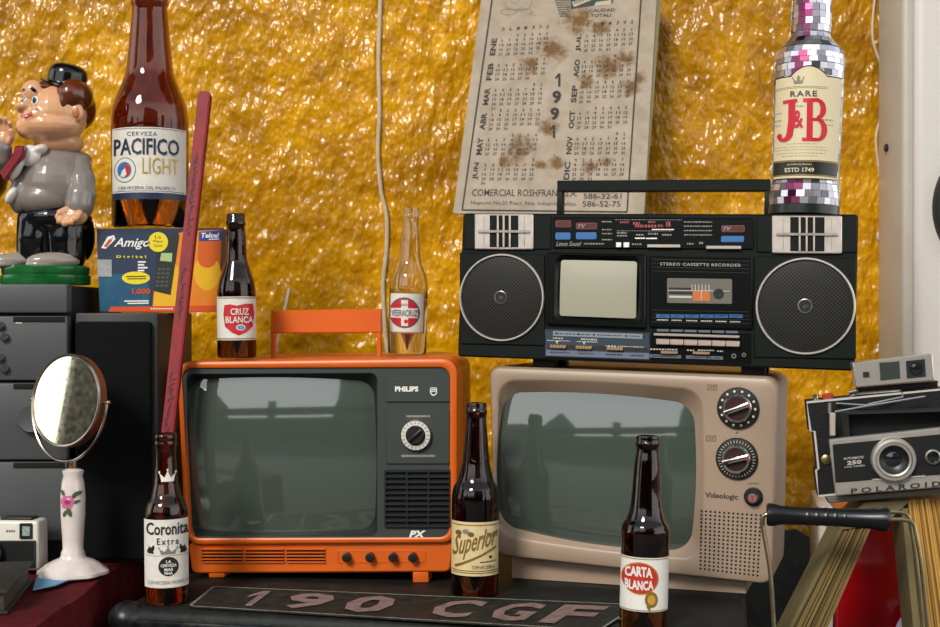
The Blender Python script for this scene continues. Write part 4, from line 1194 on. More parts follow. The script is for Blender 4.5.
# ------------------------------------------------------------------ wall hangings
BL, BR, TL = P(453, 216, 1.95), P(645, 218, 1.915), P(480.5, 0, 2.108)
FC = Frame(BL, BR - BL, TL - BL)
def calq(px, py): return FC.fp(px, py, 0)
t = thing('wall_calendar', 'rust-stained cream 1991 wall calendar hanging behind the radio', 'calendar', FC)
def stained(name, base, stain):
    m = bpy.data.materials.new(name); m.use_nodes = True
    nt = m.node_tree; bs = nt.nodes['Principled BSDF']; tc = nt.nodes.new('ShaderNodeTexCoord')
    def nz(scale, det, ro):
        n = nt.nodes.new('ShaderNodeTexNoise'); n.inputs['Scale'].default_value = scale; n.inputs['Detail'].default_value = det; n.inputs['Roughness'].default_value = ro
        nt.links.new(tc.outputs['Object'], n.inputs['Vector']); return n.outputs['Fac']
    def rp(src, a, b_, c0=(0, 0, 0, 1), c1=(1, 1, 1, 1)):
        r = nt.nodes.new('ShaderNodeValToRGB'); r.color_ramp.elements[0].position = a; r.color_ramp.elements[1].position = b_
        r.color_ramp.elements[0].color = c0; r.color_ramp.elements[1].color = c1
        nt.links.new(src, r.inputs[0]); return r.outputs[0]
    # rust has gathered in blots at certain spots of the card
    sp_ = nt.nodes.new('ShaderNodeVectorMath'); acc = None
    for (bx, by, rad) in ((578, 20, 26), (552, 50, 24), (530, 65, 16), (600, 28, 15), (608, 66, 22), (625, 58, 16), (586, 82, 14), (630, 88, 16), (520, 150, 22), (505, 160, 13), (548, 128, 16), (556, 162, 12), (590, 166, 12), (606, 162, 10), (540, 165, 8), (640, 78, 12)):
        x, z = calq(bx, by)
        d = nt.nodes.new('ShaderNodeVectorMath'); d.operation = 'DISTANCE'; d.inputs[1].default_value = (x, 0, z)
        nt.links.new(tc.outputs['Object'], d.inputs[0])
        mr = nt.nodes.new('ShaderNodeMapRange'); mr.inputs['From Min'].default_value = 0; mr.inputs['From Max'].default_value = rad * 3.0 / FPX
        mr.inputs['To Min'].default_value = 0.56; mr.inputs['To Max'].default_value = 0.0
        nt.links.new(d.outputs['Value'], mr.inputs[0])
        if acc is None: acc = mr.outputs[0]
        else:
            mx_ = nt.nodes.new('ShaderNodeMath'); mx_.operation = 'MAXIMUM'; nt.links.new(acc, mx_.inputs[0]); nt.links.new(mr.outputs[0], mx_.inputs[1]); acc = mx_.outputs[0]
    ad = nt.nodes.new('ShaderNodeMath'); ad.operation = 'ADD'; nt.links.new(acc, ad.inputs[0]); nt.links.new(nz(62, 8, 0.75), ad.inputs[1])
    f = rp(ad.outputs[0], 0.77, 0.98)
    c0 = rp(nz(30, 4, 0.6), 0.35, 0.75, hexc(base), hexc('8c7d68'))
    mx = nt.nodes.new('ShaderNodeMixRGB'); mx.inputs[2].default_value = hexc(stain)
    nt.links.new(f, mx.inputs[0]); nt.links.new(c0, mx.inputs[1]); nt.links.new(mx.outputs[0], bs.inputs['Base Color'])
    bs.inputs['Roughness'].default_value = 0.65
    return m
M_card = stained('stained_card', 'a59684', '66440c')
cq = [calq(453, 213.5), calq(644, 217.5), calq(657.5, -12), calq(482.5, -12)]
mb = MB(); mb.prism(rquad(cq, 0.003, 3), 0.0, 0.0025, 0, 0.0005)
card = mb.build('card', M_card, t)
bq = [calq(600, 217), calq(644.5, 217.6), calq(662, -10), calq(610, -12)]
mb = MB(); mb.prism(bq, 0.003, 0.0045)
mb.build('backing_sheet', mat('green_edged_backing', '6c6644', 0.6), t)
def CQ(u, v):
    yl, yr = 210 - 173 * v, 212 - 183 * v
    xl, xr = 492 - 0.142 * yl, 641 - 0.066 * yr
    return (xl + (xr - xl) * u, yl + (yr - yl) * u)
def VY(y): return (210 - y) / 173.0
MCB = MB()
def cput(u, v, lift=-0.0004):
    x, z = calq(*CQ(u, v)); return (x, lift, z)
def ctext(body, u0, v0, u1, v1, **kw):
    MCB.text(body, lambda a, c_: cput(u0 + (u1 - u0) * a, v0 + (v1 - v0) * c_), 0, **kw)
def cvert(body, u0, v0, u1, v1, **kw):     # month names read upwards
    MCB.text(body, lambda a, c_: cput(u1 - (u1 - u0) * c_ , v0 + (v1 - v0) * a), 0, **kw)
for (pa_, pb_, w) in ((CQ(0, 0), CQ(1, 0), 0), (CQ(0, 0), CQ(0, 1.26), 1), (CQ(1, 0), CQ(1, 1.26), 1)):
    d = 0.8
    MCB.poly_px(FC, [(pa_[0] - d * w, pa_[1] - d * (1 - w)), (pb_[0] - d * w, pb_[1] - d * (1 - w)), (pb_[0] + d * w, pb_[1] + d * (1 - w)), (pa_[0] + d * w, pa_[1] + d * (1 - w))], -0.0004)
NM = ['ENE', 'FEB', 'MAR', 'ABR', 'MAY', 'JUN', 'JUL', 'AGO', 'SEP', 'OCT', 'NOV', 'DIC']
cal = calendar.Calendar(firstweekday=6)
for m in range(12):
    row, right = m % 6, m >= 6
    vc = VY(46.0 + row * 24.75)
    uL, uN, step = (0.035, 0.105, 0.0485) if not right else (0.595, 0.66, 0.0485)
    hv = 0.058
    cvert(NM[m], uL, vc - hv, uL + 0.036, vc + hv * 0.72, bold=0.035)
    weeks = [w for w in cal.monthdayscalendar(1991, m + 1)]
    for wi, wk in enumerate(weeks):
        v = vc + 0.052 - wi * 0.0262
        for di, dnum in enumerate(wk):
            if dnum:
                wdt = 0.013 if dnum < 10 else 0.026
                uc = uN + di * step
                ctext(str(dnum), uc - wdt / 2, v - 0.0085, uc + wdt / 2, v + 0.0085, res=1, bold=0.02)
    if row == 0:
        for di, ch in enumerate('DLMMJVS'):
            uc = uN + di * step; ctext(ch, uc - 0.009, vc + 0.082, uc + 0.009, vc + 0.102, res=1, bold=0.02)
for ch, cx, cy in (('1', 558, 80), ('9', 556.8, 97), ('9', 554.8, 113.8), ('1', 552.8, 131.5)):
    hw = 4.6 if ch == '9' else 2.8
    MCB.text(ch, lambda a, c_: (lambda q_: (q_[0], -0.0004, q_[1]))(calq(cx - hw + 2 * hw * a, cy + 6.8 - 13.2 * c_)), 0, bold=0.05)
def cpx(body, box, **kw): MCB.text_px(FC, body, box, -0.0004, 0, **kw)
cpx('COMERCIAL ROSHFRANS, S.A.', (472, 189, 577, 197.2), bold=0.008, shear=0.12, slope=0.006)
cpx('Neptuno No.31 Fracc. Nva. Industrial Vallejo', (471, 200.6, 576, 205.6), slope=0.012)
cpx('586-32-61', (583.5, 193.2, 621.5, 199), bold=0.01); cpx('586-52-75', (582.5, 201, 620.5, 206.8), bold=0.01)
cpx('CALIDAD', (589, 9, 615, 12.2), slope=-0.03, bold=0.02); cpx('TOTAL!', (590.5, 14, 611, 17.2), slope=-0.03, bold=0.02)
# line drawing and striped emblem at the head of the card
for i in range(9):
    y = -2 + i * 2.2
    w = 9 - abs(i - 3) * 0.9
    MCB.rect_px(FC, (554 + i * 0.7, y, 570, y + 1.0), -0.0004, 1)
MCB.poly_px(FC, [(570, -8), (614, -11), (613, 3), (571, 9)], -0.0004, 1)
MCB.poly_px(FC, [(572, 2), (592, -6), (596, -2), (574, 7)], -0.0006, 2)
MCB.text_px(FC, 'ROSHFRANS', (574, 0.5, 594, 4.5), -0.0008, 1, slope=-0.33, bold=0.02)
MCB.poly_px(FC, [(596, 2), (611, 0), (611, 4), (594, 6)], -0.0006, 2)
def scrawl(cx, cy, rx, ry, a0, a1, w=0.35, n=20):
    o_, i_ = [], []
    for k_ in range(n + 1):
        a = R(a0 + (a1 - a0) * k_ / n)
        for L_, d in ((o_, w), (i_, -w)):
            x, z = calq(cx + (rx + d) * math.cos(a), cy + (ry + d) * math.sin(a)); L_.append((x, -0.0004, z))
    MCB.ring([o_, i_], False, False, 3, close=False)
for sc_ in ((514, 4, 9, 6, 20, 200), (519, 2, 13, 9, -10, 120), (508, 12, 7, 3, 0, 330), (524, 12, 8, 3, 150, 420), (515, -1, 4, 5, 0, 300), (533, 14, 3, 1.5, 0, 300)): scrawl(*sc_)
join(MCB.build('print', [mat('calendar_ink', '171412', 0.6), mat('calendar_green_ink', '26352f', 0.6), mat('calendar_pale', 'b3a591', 0.6), mat('calendar_pencil', '7d7264', 0.6)], t), card)

def cord(name, px, Y, rad, m, label, cat, jit=0.0):
    mb = MB(); pts = []
    P0 = [P(a, b_, Y) for a, b_ in px]
    # smooth through the points
    for i in range(len(P0) - 1):
        p0, p1, p2, p3 = P0[max(i - 1, 0)], P0[i], P0[i + 1], P0[min(i + 2, len(P0) - 1)]
        for k_ in range(8):
            t_ = k_ / 8
            pts.append(0.5 * ((2 * p1) + (p2 - p0) * t_ + (2 * p0 - 5 * p1 + 4 * p2 - p3) * t_ ** 2 + (3 * p1 - p0 - 3 * p2 + p3) * t_ ** 3))
    pts.append(P0[-1])
    mb.tube(pts, rad, 10)
    o = mb.build(name, m)
    return tag(o, label, cat)
M_string = mat('dirty_white_cord', 'c2b192', 0.7, mottle=0.5, mscale=60, mcolor='8c7650')
cord('cord', [(380.5, -14), (380, 10), (378.5, 60), (379.5, 110), (378, 150), (381, 190), (386.5, 215), (386.5, 250), (383, 285), (385, 330), (388, 362), (389, 400)], WY - 0.004, 0.0034, M_string, 'dirty white cord hanging down the yellow wall behind the clear bottle', 'cord')
cord('electric_wire', [(876, -12), (873, 18), (873, 40), (879, 60), (888, 84)], WY - 0.003, 0.002, mat('white_wire', 'c9b9a0', 0.5), 'thin white wire curving down the wall beside the white cabinet top', 'wire')
o = cord('electric_wire', [(889, 96), (881, 116), (876, 140), (879, 170), (882, 200), (881, 232)], WY - 0.003, 0.002, mat('white_wire', 'c9b9a0', 0.5), 'thin white wire ending in a small knot, right of the mirror-tiled bottle', 'wire')
mb = MB(); 
k_ = P(881.5, 236, WY - 0.005)
mb.tube([k_ + Vector((0.0062 * math.cos(a), 0, 0.0068 * math.sin(a))) for a in [R(x) for x in range(0, 361, 20)]], 0.0026, 8)
mb.build('wire_knot', mat('white_wire', 'c9b9a0', 0.5), o)
# ------------------------------------------------------------------ left: stereo, speaker, phone box, big bottle
M_stereo = mat('grey_stereo_plastic', '4a4d4d', 0.5, spec=0.4, mottle=0.2, mscale=20, mcolor='404343')
SX1 = P(64, 283, 1.62).x; SZ1 = P(64, 283.5, 1.62).z
FS = Frame(Vector((-0.92, 1.62, ZC)), Vector((1, 0, 0)), Vector((-0.012, 0, 1)))
t = thing('stereo_system', 'dark grey stacked stereo system with round buttons, under the figurine', 'stereo', FS)
SW = SX1 + 0.92 + 0.004; SH = SZ1 - ZC
mb = MB(); mb.box(0, 0.012, 0.0, SW - 0.002, 0.26, SH - 0.002, 0.003)
mb.build('body', M_matte, t)
def zpx(py): return FS.fp(40, py)[1]
bands = [(541, 462), (460, 383), (380.5, 316), (313, 284)]
for i, (yb_, ya_) in enumerate(bands):
    za_, zb_ = max(zpx(yb_), 0.001), zpx(ya_)
    mb = MB(); mb.box(0.0, 0.0, za_, SW, 0.02, zb_, 0.003)
    p = mb.build('unit_front', M_stereo, t)
    if i == 2: p2_ = p
    if i < 3:
        x0 = FS.fp(13.5, ya_)[0]
        mb = MB(); mb.box(x0, -0.0012, zb_ - 0.0075, SW - 0.003, 0.004, zb_ - 0.001, 0.0006)
        mb.build('slot', M_dark, p)
for (x, y) in ((1, 326), (5.5, 337.5), (1, 358), (5.5, 369)):
    c = FS.fp(x, y); mb = MB(); mb.cyl(0.0052, -0.002, 0.006, MY(c[0], c[1]), 24, bev=0.0015); mb.build('button', mat('button_grey', '33373a', 0.3), t)
c = FS.fp(34, 418); mb = MB(); mb.lathe([(0.018, -0.003), (0.018, 0.010), (0.016, 0.013), (0.013, 0.0125), (0, 0.012)], MY(c[0], c[1]), 40)
mb.build('volume_dial', mat('dial_grey', '565a5a', 0.35, 0.3), t)
mb = MB(); mb.rect_px(FS, (15.5, 322.3, 22, 323.6), -0.0006); join(mb.build('mark', mat('pale_print', 'b9b4aa', 0.5), t), p2_)

FK = Frame(Vector((P(75, 400, 1.63).x, 1.63, ZC)), Vector((1, 0, 0)), Vector((0, 0, 1)))
t = thing('loudspeaker', 'black loudspeaker with black cloth front under the phone box', 'speaker', FK)
kx1 = FK.fp(158, 400)[0]; kz = FK.fp(100, 312.8)[1]
mb = MB(); mb.box(0, 0, 0, kx1, 0.20, kz, 0.003)
mb.build('cabinet', mat('charcoal_cabinet', '262a29', 0.5, spec=0.35), t)
gx0, gz1 = FK.fp(74.6, 321.5, -0.008); gx1 = FK.fp(151.5, 400, -0.008)[0]
mb = MB(); mb.box(gx0, -0.010, 0.004, gx1, 0.001, gz1, 0.005, 3)
mb.build('cloth_grille', mat('black_speaker_cloth', '090b0a', 0.9, spec=0.15, bump=0.5, bscale=700), t)

# phone box
FX = Frame(P(99.6, 312, 1.70), P(217.6, 311.5, 1.70) - P(99.6, 312, 1.70), Vector((0.0, 0, 1)))
FX.M.translation.z = ZC + kz + 0.0006; FX.I = FX.M.inverted()
t = thing('phone_box', 'blue and orange mobile phone box under the large beer bottle', 'box', FX)
q = [FX.fp(99.4, 312.3), FX.fp(218, 311.5), FX.fp(222.5, 225.8), FX.fp(96.5, 231)]
q[0] = (q[0][0], 0.0); q[1] = (q[1][0], 0.0)
zt_ = (q[2][1] + q[3][1]) / 2; 
mb = MB()
mb.prism([q[0], q[1], (q[2][0], zt_), (q[3][0], zt_)], 0, 0.10, 0, 0.0008)
carton = mb.build('carton', mat('carton_blue', '182842', 0.4), t)
def BX(x, y):       # enlargement to pixels
    return (90 + x / 6.27, 220 + y / 6.27)
mb = MB()
def bp_(pts, lift, mi): mb.poly_px(FX, [BX(*p) for p in pts], -lift, mi)
def bt_(body, x0, y0, x1, y1, lift, mi, **kw):
    a, c_ = BX(x0, y0), BX(x1, y1); mb.text_px(FX, body, (a[0], a[1], c_[0], c_[1]), -lift, mi, **kw)
bp_([(42, 90), (420, 80), (410, 575), (62, 576)], 0.0003, 0)
bp_([(52, 350), (230, 330), (370, 400), (375, 560), (62, 570)], 0.0004, 1)
bp_([(560, 80), (400, 440), (390, 575), (800, 575), (830, 60), (600, 70)], 0.0004, 2)
bp_([(440, 180), (395, 540), (540, 540), (560, 300)], 0.0006, 3)
bp_([(680, 130), (660, 575), (800, 575), (825, 120)], 0.0006, 4)
bp_(oval(735, 330, 85, 110, 30), 0.0008, 3); bp_(oval(735, 240, 60, 60, 24), 0.0009, 4)
bp_([(600, 380), (800, 400), (795, 545), (610, 545)], 0.0007, 2)
bp_([(130, 545), (800, 535), (798, 575), (115, 575)], 0.001, 5)
bp_(oval(427, 138, 62, 62, 40), 0.0012, 6)
bt_('La', 408, 95, 445, 115, 0.0014, 9); bt_('Mejor', 395, 125, 460, 145, 0.0014, 9); bt_('Opcion', 398, 152, 455, 172, 0.0014, 9)
bt_('Amigo', 150, 112, 375, 185, 0.0012, 7, shear=0.35, bold=0.015)
bp_([(70, 175), (110, 105), (150, 95), (160, 120), (100, 180)], 0.001, 7); bp_([(85, 165), (120, 120), (140, 125), (105, 172)], 0.0013, 4); bp_([(100, 150), (145, 105), (140, 118)], 0.0014, 8)
bt_('Digital', 165, 222, 352, 242, 0.0012, 6, space=1.5, bold=0.03)
bp_([(45, 248), (136, 248), (136, 355), (50, 355)], 0.0012, 10)
for i, w in enumerate((50, 40, 60, 40)): bp_([(300, 258 + i * 18), (300 + w, 258 + i * 18), (300 + w, 268 + i * 18), (300, 268 + i * 18)], 0.0012, 7)
bp_(oval(288, 363, 88, 40, 36), 0.0011, 6)
for i in range(2): bp_([(225 + i * 10, 352 + i * 14), (350, 350 + i * 14), (350, 356 + i * 14), (225 + i * 10, 358 + i * 14)], 0.0014, 9)
bt_('1,000', 265, 430, 378, 470, 0.0013, 5, bold=0.03)
for i in range(2): bp_([(215 + i * 20, 505 + i * 14), (368, 503 + i * 14), (368, 511 + i * 14), (215 + i * 20, 513 + i * 14)], 0.0012, 7)
for i in range(9): bp_([(380 + i * 16, 552), (391 + i * 16, 552), (391 + i * 16, 560), (380 + i * 16, 560)], 0.0013, 7)
bp_([(545, 85), (560, 95), (505, 470), (400, 445), (440, 130)], 0.001, 9)
bp_([(447, 207), (516, 207), (512, 262), (438, 255)], 0.0013, 11)
for r_ in range(5):
    for c_ in range(3): bp_([(425 + c_ * 28 - r_ * 3, 300 + r_ * 26), (445 + c_ * 28 - r_ * 3, 303 + r_ * 26), (442 + c_ * 28 - r_ * 3, 316 + r_ * 26), (422 + c_ * 28 - r_ * 3, 313 + r_ * 26)], 0.0013, 12)
bp_([(683, 75), (828, 62), (826, 128), (683, 132)], 0.001, 13)
bt_('Telcel', 697, 80, 810, 112, 0.0013, 7, shear=0.2, bold=0.03); bp_([(745, 118), (812, 116), (812, 122), (745, 124)], 0.0013, 7)
join(mb.build('printed_front', [mat('ink_navy', '20304a', 0.4), mat('ink_blue', '14486e', 0.4, mottle=0.7, mscale=60, mcolor='166a6a'), mat('ink_orange', 'dd7a10', 0.4, mottle=0.4, mscale=30, mcolor='e8a020'), mat('ink_yellow', 'e3ac10', 0.4), mat('ink_amber', 'cc5a12', 0.4), mat('ink_red_orange', 'd04a12', 0.4), mat('ink_lemon', 'e6cf1c', 0.4), M_white, mat('ink_violet', '6c4aa8', 0.4), mat('ink_charcoal', '20261f', 0.4), mat('hologram_silver', '9fa0a0', 0.3, 0.4, mottle=0.6, mscale=400, mcolor='d8d8d8'), mat('lcd_green', 'a5bd7c', 0.4), mat('phone_keys', '4a5048', 0.4), mat('ink_royal', '2f3f86', 0.4)], t), carton)
# ------------------------------------------------------------------ big bottle on the phone box
zb = ZC + kz + 0.0006 + zt_
b = Bottle('beer_bottle', 'large amber beer bottle with white and navy label, on the phone box', (150.3, 230), (149.6, -18), 1.752,
           [(0, 35), (2, 37.6), (105, 38), (118, 36.6), (127, 34.2), (141, 28.6), (153, 24), (178, 21), (214, 17.6), (221, 17), (222.5, 18.6), (228, 18.6), (229.5, 17.2), (248, 16.5)], M_amber, wall=2.6, z=zb + 0.0045)
mb = MB()
b.band(mb, 134.5, 204.5, -72, 66, 0.3, 0)
b.band(mb, 198, 204.5, -72, 66, 0.45, 1)
for y in (135.5, 196.3): b.poly(mb, [(113.5, y), (186, y), (186, y + 0.6), (113.5, y + 0.6)], 0.45, 2)
b.text(mb, 'CERVEZA', (128.5, 139, 156.5, 143), 0.5, 2, space=1.2)
b.text(mb, 'PACIFICO', (116.2, 145.2, 177.5, 161.5), 0.6, 1, bold=0.02, space=1.0)
b.text(mb, 'LIGHT', (143, 164, 177, 180), 0.6, 3, bold=-0.005)
b.poly(mb, oval(126.5, 176, 10.3, 12.3, 40), 0.5, 2); b.poly(mb, oval(126.5, 176, 9.5, 11.5, 40), 0.6, 0)
b.poly(mb, oval(126.2, 176, 6.6, 8, 30), 0.75, 4)
b.poly(mb, [(127, 170), (131.5, 173), (131.5, 180), (128, 183), (126, 178)], 0.9, 5)
b.poly(mb, [(124, 177), (127, 174), (128.5, 180), (126, 183), (122.5, 182)], 1.0, 0)
b.text(mb, 'CERVECERIA DEL PACIFICO', (120, 192, 174, 195), 0.5, 2)
mb.build('label', [M_paper, mat('navy_print', '1b2a44', 0.45), mat('slate_print', '42566a', 0.5), mat('ochre_gold_print', 'b99c3e', 0.4, 0.3), mat('ocean_print', '2f6a9c', 0.45), M_red], b.t)

# ------------------------------------------------------------------ figurine on the stereo
YF = 1.71; kf = YF / FPX
FF = Frame(Vector((P(46, 300, YF).x, YF, ZC + SH + 0.0002)), Vector((1, 0, 0)), Vector((0, 0, 1)))
t = thing('figurine', 'glazed ceramic figurine of a stout man in black hat and grey jacket', 'figurine', FF)
def fv(px, py, d=0.0):      # pixels, and depth in pixels (positive = away)
    return Vector(((px - 46) * kf, d * kf, (281.5 - py) * kf))
class FM(MB):
    def e(s, px, py, d, rx, rd, rz, rot=None, mi=0):
        s.ell(fv(px, py, d), (rx * kf, rd * kf, rz * kf), mi, rot=rot)
    def limb(s, pts, mi=0):
        """pts: (px, py, depth, radius)"""
        s.tube([fv(*p[:3]) for p in pts], [p[3] * kf for p in pts], 14, mi)
        for p in pts: s.e(p[0], p[1], p[2], p[3], p[3], p[3], mi=mi)
RY = lambda a: Matrix.Rotation(R(a), 4, 'Y')
RZ = lambda a: Matrix.Rotation(R(a), 4, 'Z')
M_skin = mat('glazed_flesh', 'cf9a70', 0.16, coat=0.2)
M_jack = mat('glazed_grey_jacket', '7d746e', 0.18, coat=0.2)
M_trou = mat('glazed_black_trousers', '0a0b0d', 0.12)
M_shoe = mat('glazed_grey_shoes', '8f857c', 0.18, coat=0.2)
M_hair = mat('glazed_brown_hair', '5e2a10', 0.25, coat=0.3)
mb = MB()
mb.lathe([(0, 0.0), (43 * kf, 0), (44 * kf, 2 * kf), (44 * kf, 9 * kf), (42 * kf, 10 * kf), (43 * kf, 11.5 * kf), (43 * kf, 17 * kf), (41 * kf, 19 * kf), (0, 19.5 * kf)], Matrix.Diagonal((1, 0.85, 1, 1)), 56)
mb.build('base', mat('glazed_green_base', '14602a', 0.2, coat=0.2, mottle=0.6, mscale=60, mcolor='0a3016'), t)
for (x, y, d, rx, rd, rz, a) in ((19, 258, -16, 23, 12, 7.5, 20), (60, 258.5, -20, 26, 14, 9, 24)):
    m2 = FM(); m2.e(x, y, d, rx, rd, rz, RZ(a)); m2.e(x + 9, y - 3.5, d + 5, 12, 10, 8)
    m2.e(x - 5, y + 4, d - 2, rx * 0.85, rd * 0.95, 4, RZ(a))
    remeshed(m2, 'shoe', M_shoe, t, 0.0016)
m2 = FM()
m2.limb([(38, 218, -4, 19), (36, 235, -8, 16.5), (34, 252, -8, 14.5)]); m2.limb([(66, 218, 0, 23), (67, 235, -3, 21), (68, 253, -5, 19)])
m2.e(55, 215, 0, 37, 28, 17); m2.e(82, 232, 6, 11, 14, 26)
remeshed(m2, 'trousers', M_trou, t, 0.002)
m2 = FM()
m2.e(54, 182, 0, 37, 31, 36); m2.e(56, 165, 4, 32, 25, 24); m2.e(48, 196, -8, 30, 24, 18); m2.e(64, 156, 8, 26, 20, 12)
m2.e(78, 164, 4, 13, 14, 14)
m2.limb([(28, 160, -6, 12), (16, 168, -16, 10.5), (12, 158, -26, 10), (13, 149, -30, 9.5)])
m2.e(27, 190, -12, 13, 14, 22, RY(14))
remeshed(m2, 'jacket', M_jack, t, 0.0021)
m2 = FM(); m2.limb([(79, 162, 0, 12), (84, 178, -9, 14), (85, 194, -15, 15), (84.5, 203, -17, 14.5)])
remeshed(m2, 'sleeve', M_jack, t, 0.0019)
m2 = FM(); m2.e(37, 155, -22, 11, 8, 11, RY(-35)); m2.e(45, 149, -18, 9, 11, 5, RY(-25)); m2.e(25, 168, -27, 6, 6, 13, RY(28)); m2.e(20, 194, -24, 4.5, 7, 10, RY(30))
remeshed(m2, 'shirt', mat('glazed_white_shirt', 'd6cfc6', 0.18, coat=0.2), t, 0.0016)
def fq(px, py): return ((px - 46) * kf, (281.5 - py) * kf)
mb = MB()
tq = [fq(18, 181), fq(13, 174), fq(26, 155), fq(28, 147), fq(37, 147), fq(36, 156)]
mb.prism(tq, -38 * kf, -29 * kf, 0, 0.0015)
mb.build('necktie', mat('glazed_maroon_tie', '7a1420', 0.16, coat=0.2), t)
# hands: palm and five fingers each
m2 = FM(); m2.e(15, 140, -31, 7.5, 5.5, 8.5, RY(8))
for (x0, y0, x1, y1, x2, y2, r_) in ((9, 136, 6.5, 128, 8.5, 123.5, 2.9), (13, 133, 12, 125, 14, 120.5, 3.0), (17, 133, 17.5, 125, 19.5, 121, 3.0), (20.5, 135, 22.5, 128, 23.5, 125, 2.7)):
    m2.limb([(x0, y0, -32, r_), (x1, y1, -34, r_ * 0.95), (x2, y2, -38, r_ * 0.85)])
m2.limb([(21, 143, -33, 3.2), (25.5, 138, -37, 3), (25, 133, -40, 2.6)])
remeshed(m2, 'raised_hand', M_skin, t, 0.0011, 2)
m2 = FM(); m2.e(81, 213.5, -22, 13, 9, 10, RY(12))
for i, (x0, y0) in enumerate(((88, 217), (83, 220.5), (77.5, 221.5), (72.5, 219))):
    m2.limb([(x0, y0 - 5, -29, 3.7), (x0 - 2.5, y0 + 0.5, -32, 3.5), (x0 - 5, y0 + 1, -27, 3)])
m2.limb([(75, 208.5, -27, 3.8), (70, 211.5, -31, 3.6), (67.5, 215.5, -31, 3)])
remeshed(m2, 'lowered_hand', M_skin, t, 0.0011, 2)
# head, turned to the picture's left
m2 = FM()
m2.e(57, 112, -4, 31, 29, 32); m2.e(53, 124, -8, 33, 28, 17); m2.e(36, 126, -18, 14, 13, 13); m2.e(45, 117, -26, 13, 9, 10); m2.e(33, 116, -16, 10, 10, 9)
m2.e(59, 140, 0, 25, 20, 12)
m2.e(33.5, 106.5, -27, 7.5, 7, 5.5); m2.e(29.5, 109, -25, 4.5, 4.5, 3.6); m2.e(39, 108.5, -28, 4.5, 4, 3.8)
m2.e(33, 130.5, -23, 8, 7, 6)
m2.e(83, 112, -19, 7, 5, 9.5, RY(-8)); m2.e(40, 92, -20, 12, 10, 12)
head = remeshed(m2, 'head', M_skin, t, 0.0015, 3)
m2 = FM(); m2.e(82.8, 112.5, -23.2, 3.6, 1.6, 5.4); m2.build('ear_hollow', mat('glazed_flesh_dark', 'a86a44', 0.3), head)
def dep(px, py):        # depth of the head's surface at a pixel
    hit = head.ray_cast(fv(px, py, -120), Vector((0, 1, 0)))
    return hit[1].y / kf if hit[0] else -30
def onface(pts, name, m, lift=0.5, par=None):
    mb = MB(); vs = [fv(x, y, dep(x, y) - lift) for x, y in pts]
    c_ = (sum(p[0] for p in pts) / len(pts), sum(p[1] for p in pts) / len(pts))
    vs2 = [fv(c_[0] + (x - c_[0]) * 0.5, c_[1] + (y - c_[1]) * 0.5, dep(c_[0] + (x - c_[0]) * 0.5, c_[1] + (y - c_[1]) * 0.5) - lift) for x, y in pts]
    mb.ring([vs, vs2], False, True); return mb.build(name, m, par or head)
onface(oval(44.5, 101.5, 3.6, 4.4, 20), 'eye', mat('glazed_white_eye', 'dcd8d0', 0.15, coat=0.2))
onface(oval(44, 101.8, 2.3, 3.2, 16), 'iris', mat('glazed_blue_iris', '33506a', 0.15, coat=0.2), 0.8)
onface(oval(43.6, 102, 1.2, 1.8, 12), 'pupil', M_trou, 1.1)
onface(oval(33.8, 100.5, 2.2, 3.8, 16), 'eye', mat('glazed_white_eye', 'dcd8d0', 0.15, coat=0.2))
onface(oval(33.2, 100.8, 1.4, 2.8, 14), 'iris', mat('glazed_blue_iris', '33506a', 0.15, coat=0.2), 0.8)
onface([(40, 90), (42, 88.2), (45.6, 91), (46.2, 94), (42.5, 92.8)], 'eyebrow', M_trou, 0.7)
onface([(31, 91), (33, 89), (35, 91), (33, 92.6), (31, 93)], 'eyebrow', M_trou, 0.7)
onface([(28.5, 115.5), (34, 116.6), (41, 115), (48, 110.5), (49.5, 112.5), (44, 118), (37, 120.2), (31, 118.5)], 'mouth', mat('glazed_red_lips', 'a83a3a', 0.2, coat=0.4), 0.5)
onface([(30, 116.6), (40, 117), (39, 118.2), (32, 118.2)], 'teeth', mat('glazed_white_shirt', 'd6cfc6', 0.18, coat=0.2), 0.9)
m2 = FM(); m2.e(62, 96, 5, 30, 26, 20); m2.e(74, 104, 10, 19, 21, 22); m2.e(46, 88, -10, 17, 16, 8, RY(-14)); m2.e(76, 94, -5, 18, 26, 18); m2.e(71.5, 101, -25, 4.5, 5, 12, RY(8))
remeshed(m2, 'hair', M_hair, t, 0.0016)
Th = Matrix.Translation(fv(66.5, 84, -2)) @ RY(13) @ Matrix.Rotation(R(5), 4, 'X')
mb = MB(); mb.lathe([(0, 0), (22 * kf, -0.5 * kf), (25 * kf, 1.5 * kf), (25.2 * kf, 3 * kf), (23 * kf, 3.4 * kf), (19.6 * kf, 3 * kf), (19 * kf, 5 * kf), (19.2 * kf, 12 * kf), (18.4 * kf, 16 * kf), (16.4 * kf, 19.5 * kf), (13 * kf, 21.8 * kf), (8 * kf, 23.2 * kf), (4 * kf, 23.7 * kf), (0, 23.8 * kf)], Th, 48)
mb.build('hat', mat('glazed_black_hat', '0b0c0d', 0.14), t)

# round dark jug at the left edge, on the stereo
o = MB(); o.lathe([(0, 0), (0.03, 0), (0.031, 0.004), (0.022, 0.012), (0.016, 0.05), (0.02, 0.09), (0.034, 0.112), (0.046, 0.128), (0.05, 0.147), (0.046, 0.166), (0.034, 0.18), (0.02, 0.19), (0.018, 0.205), (0.024, 0.212), (0.02, 0.21), (0.014, 0.19), (0, 0.19)], seg=48)
o = o.build('jug', mat('dark_brown_glaze', '0e0a08', 0.25, spec=0.3), loc=(P(-30.5, 200, 1.74).x, 1.74, ZC + SH + 0.0002))
tag(o, 'dark brown round jug at the far left edge, beside the figurine', 'jug')

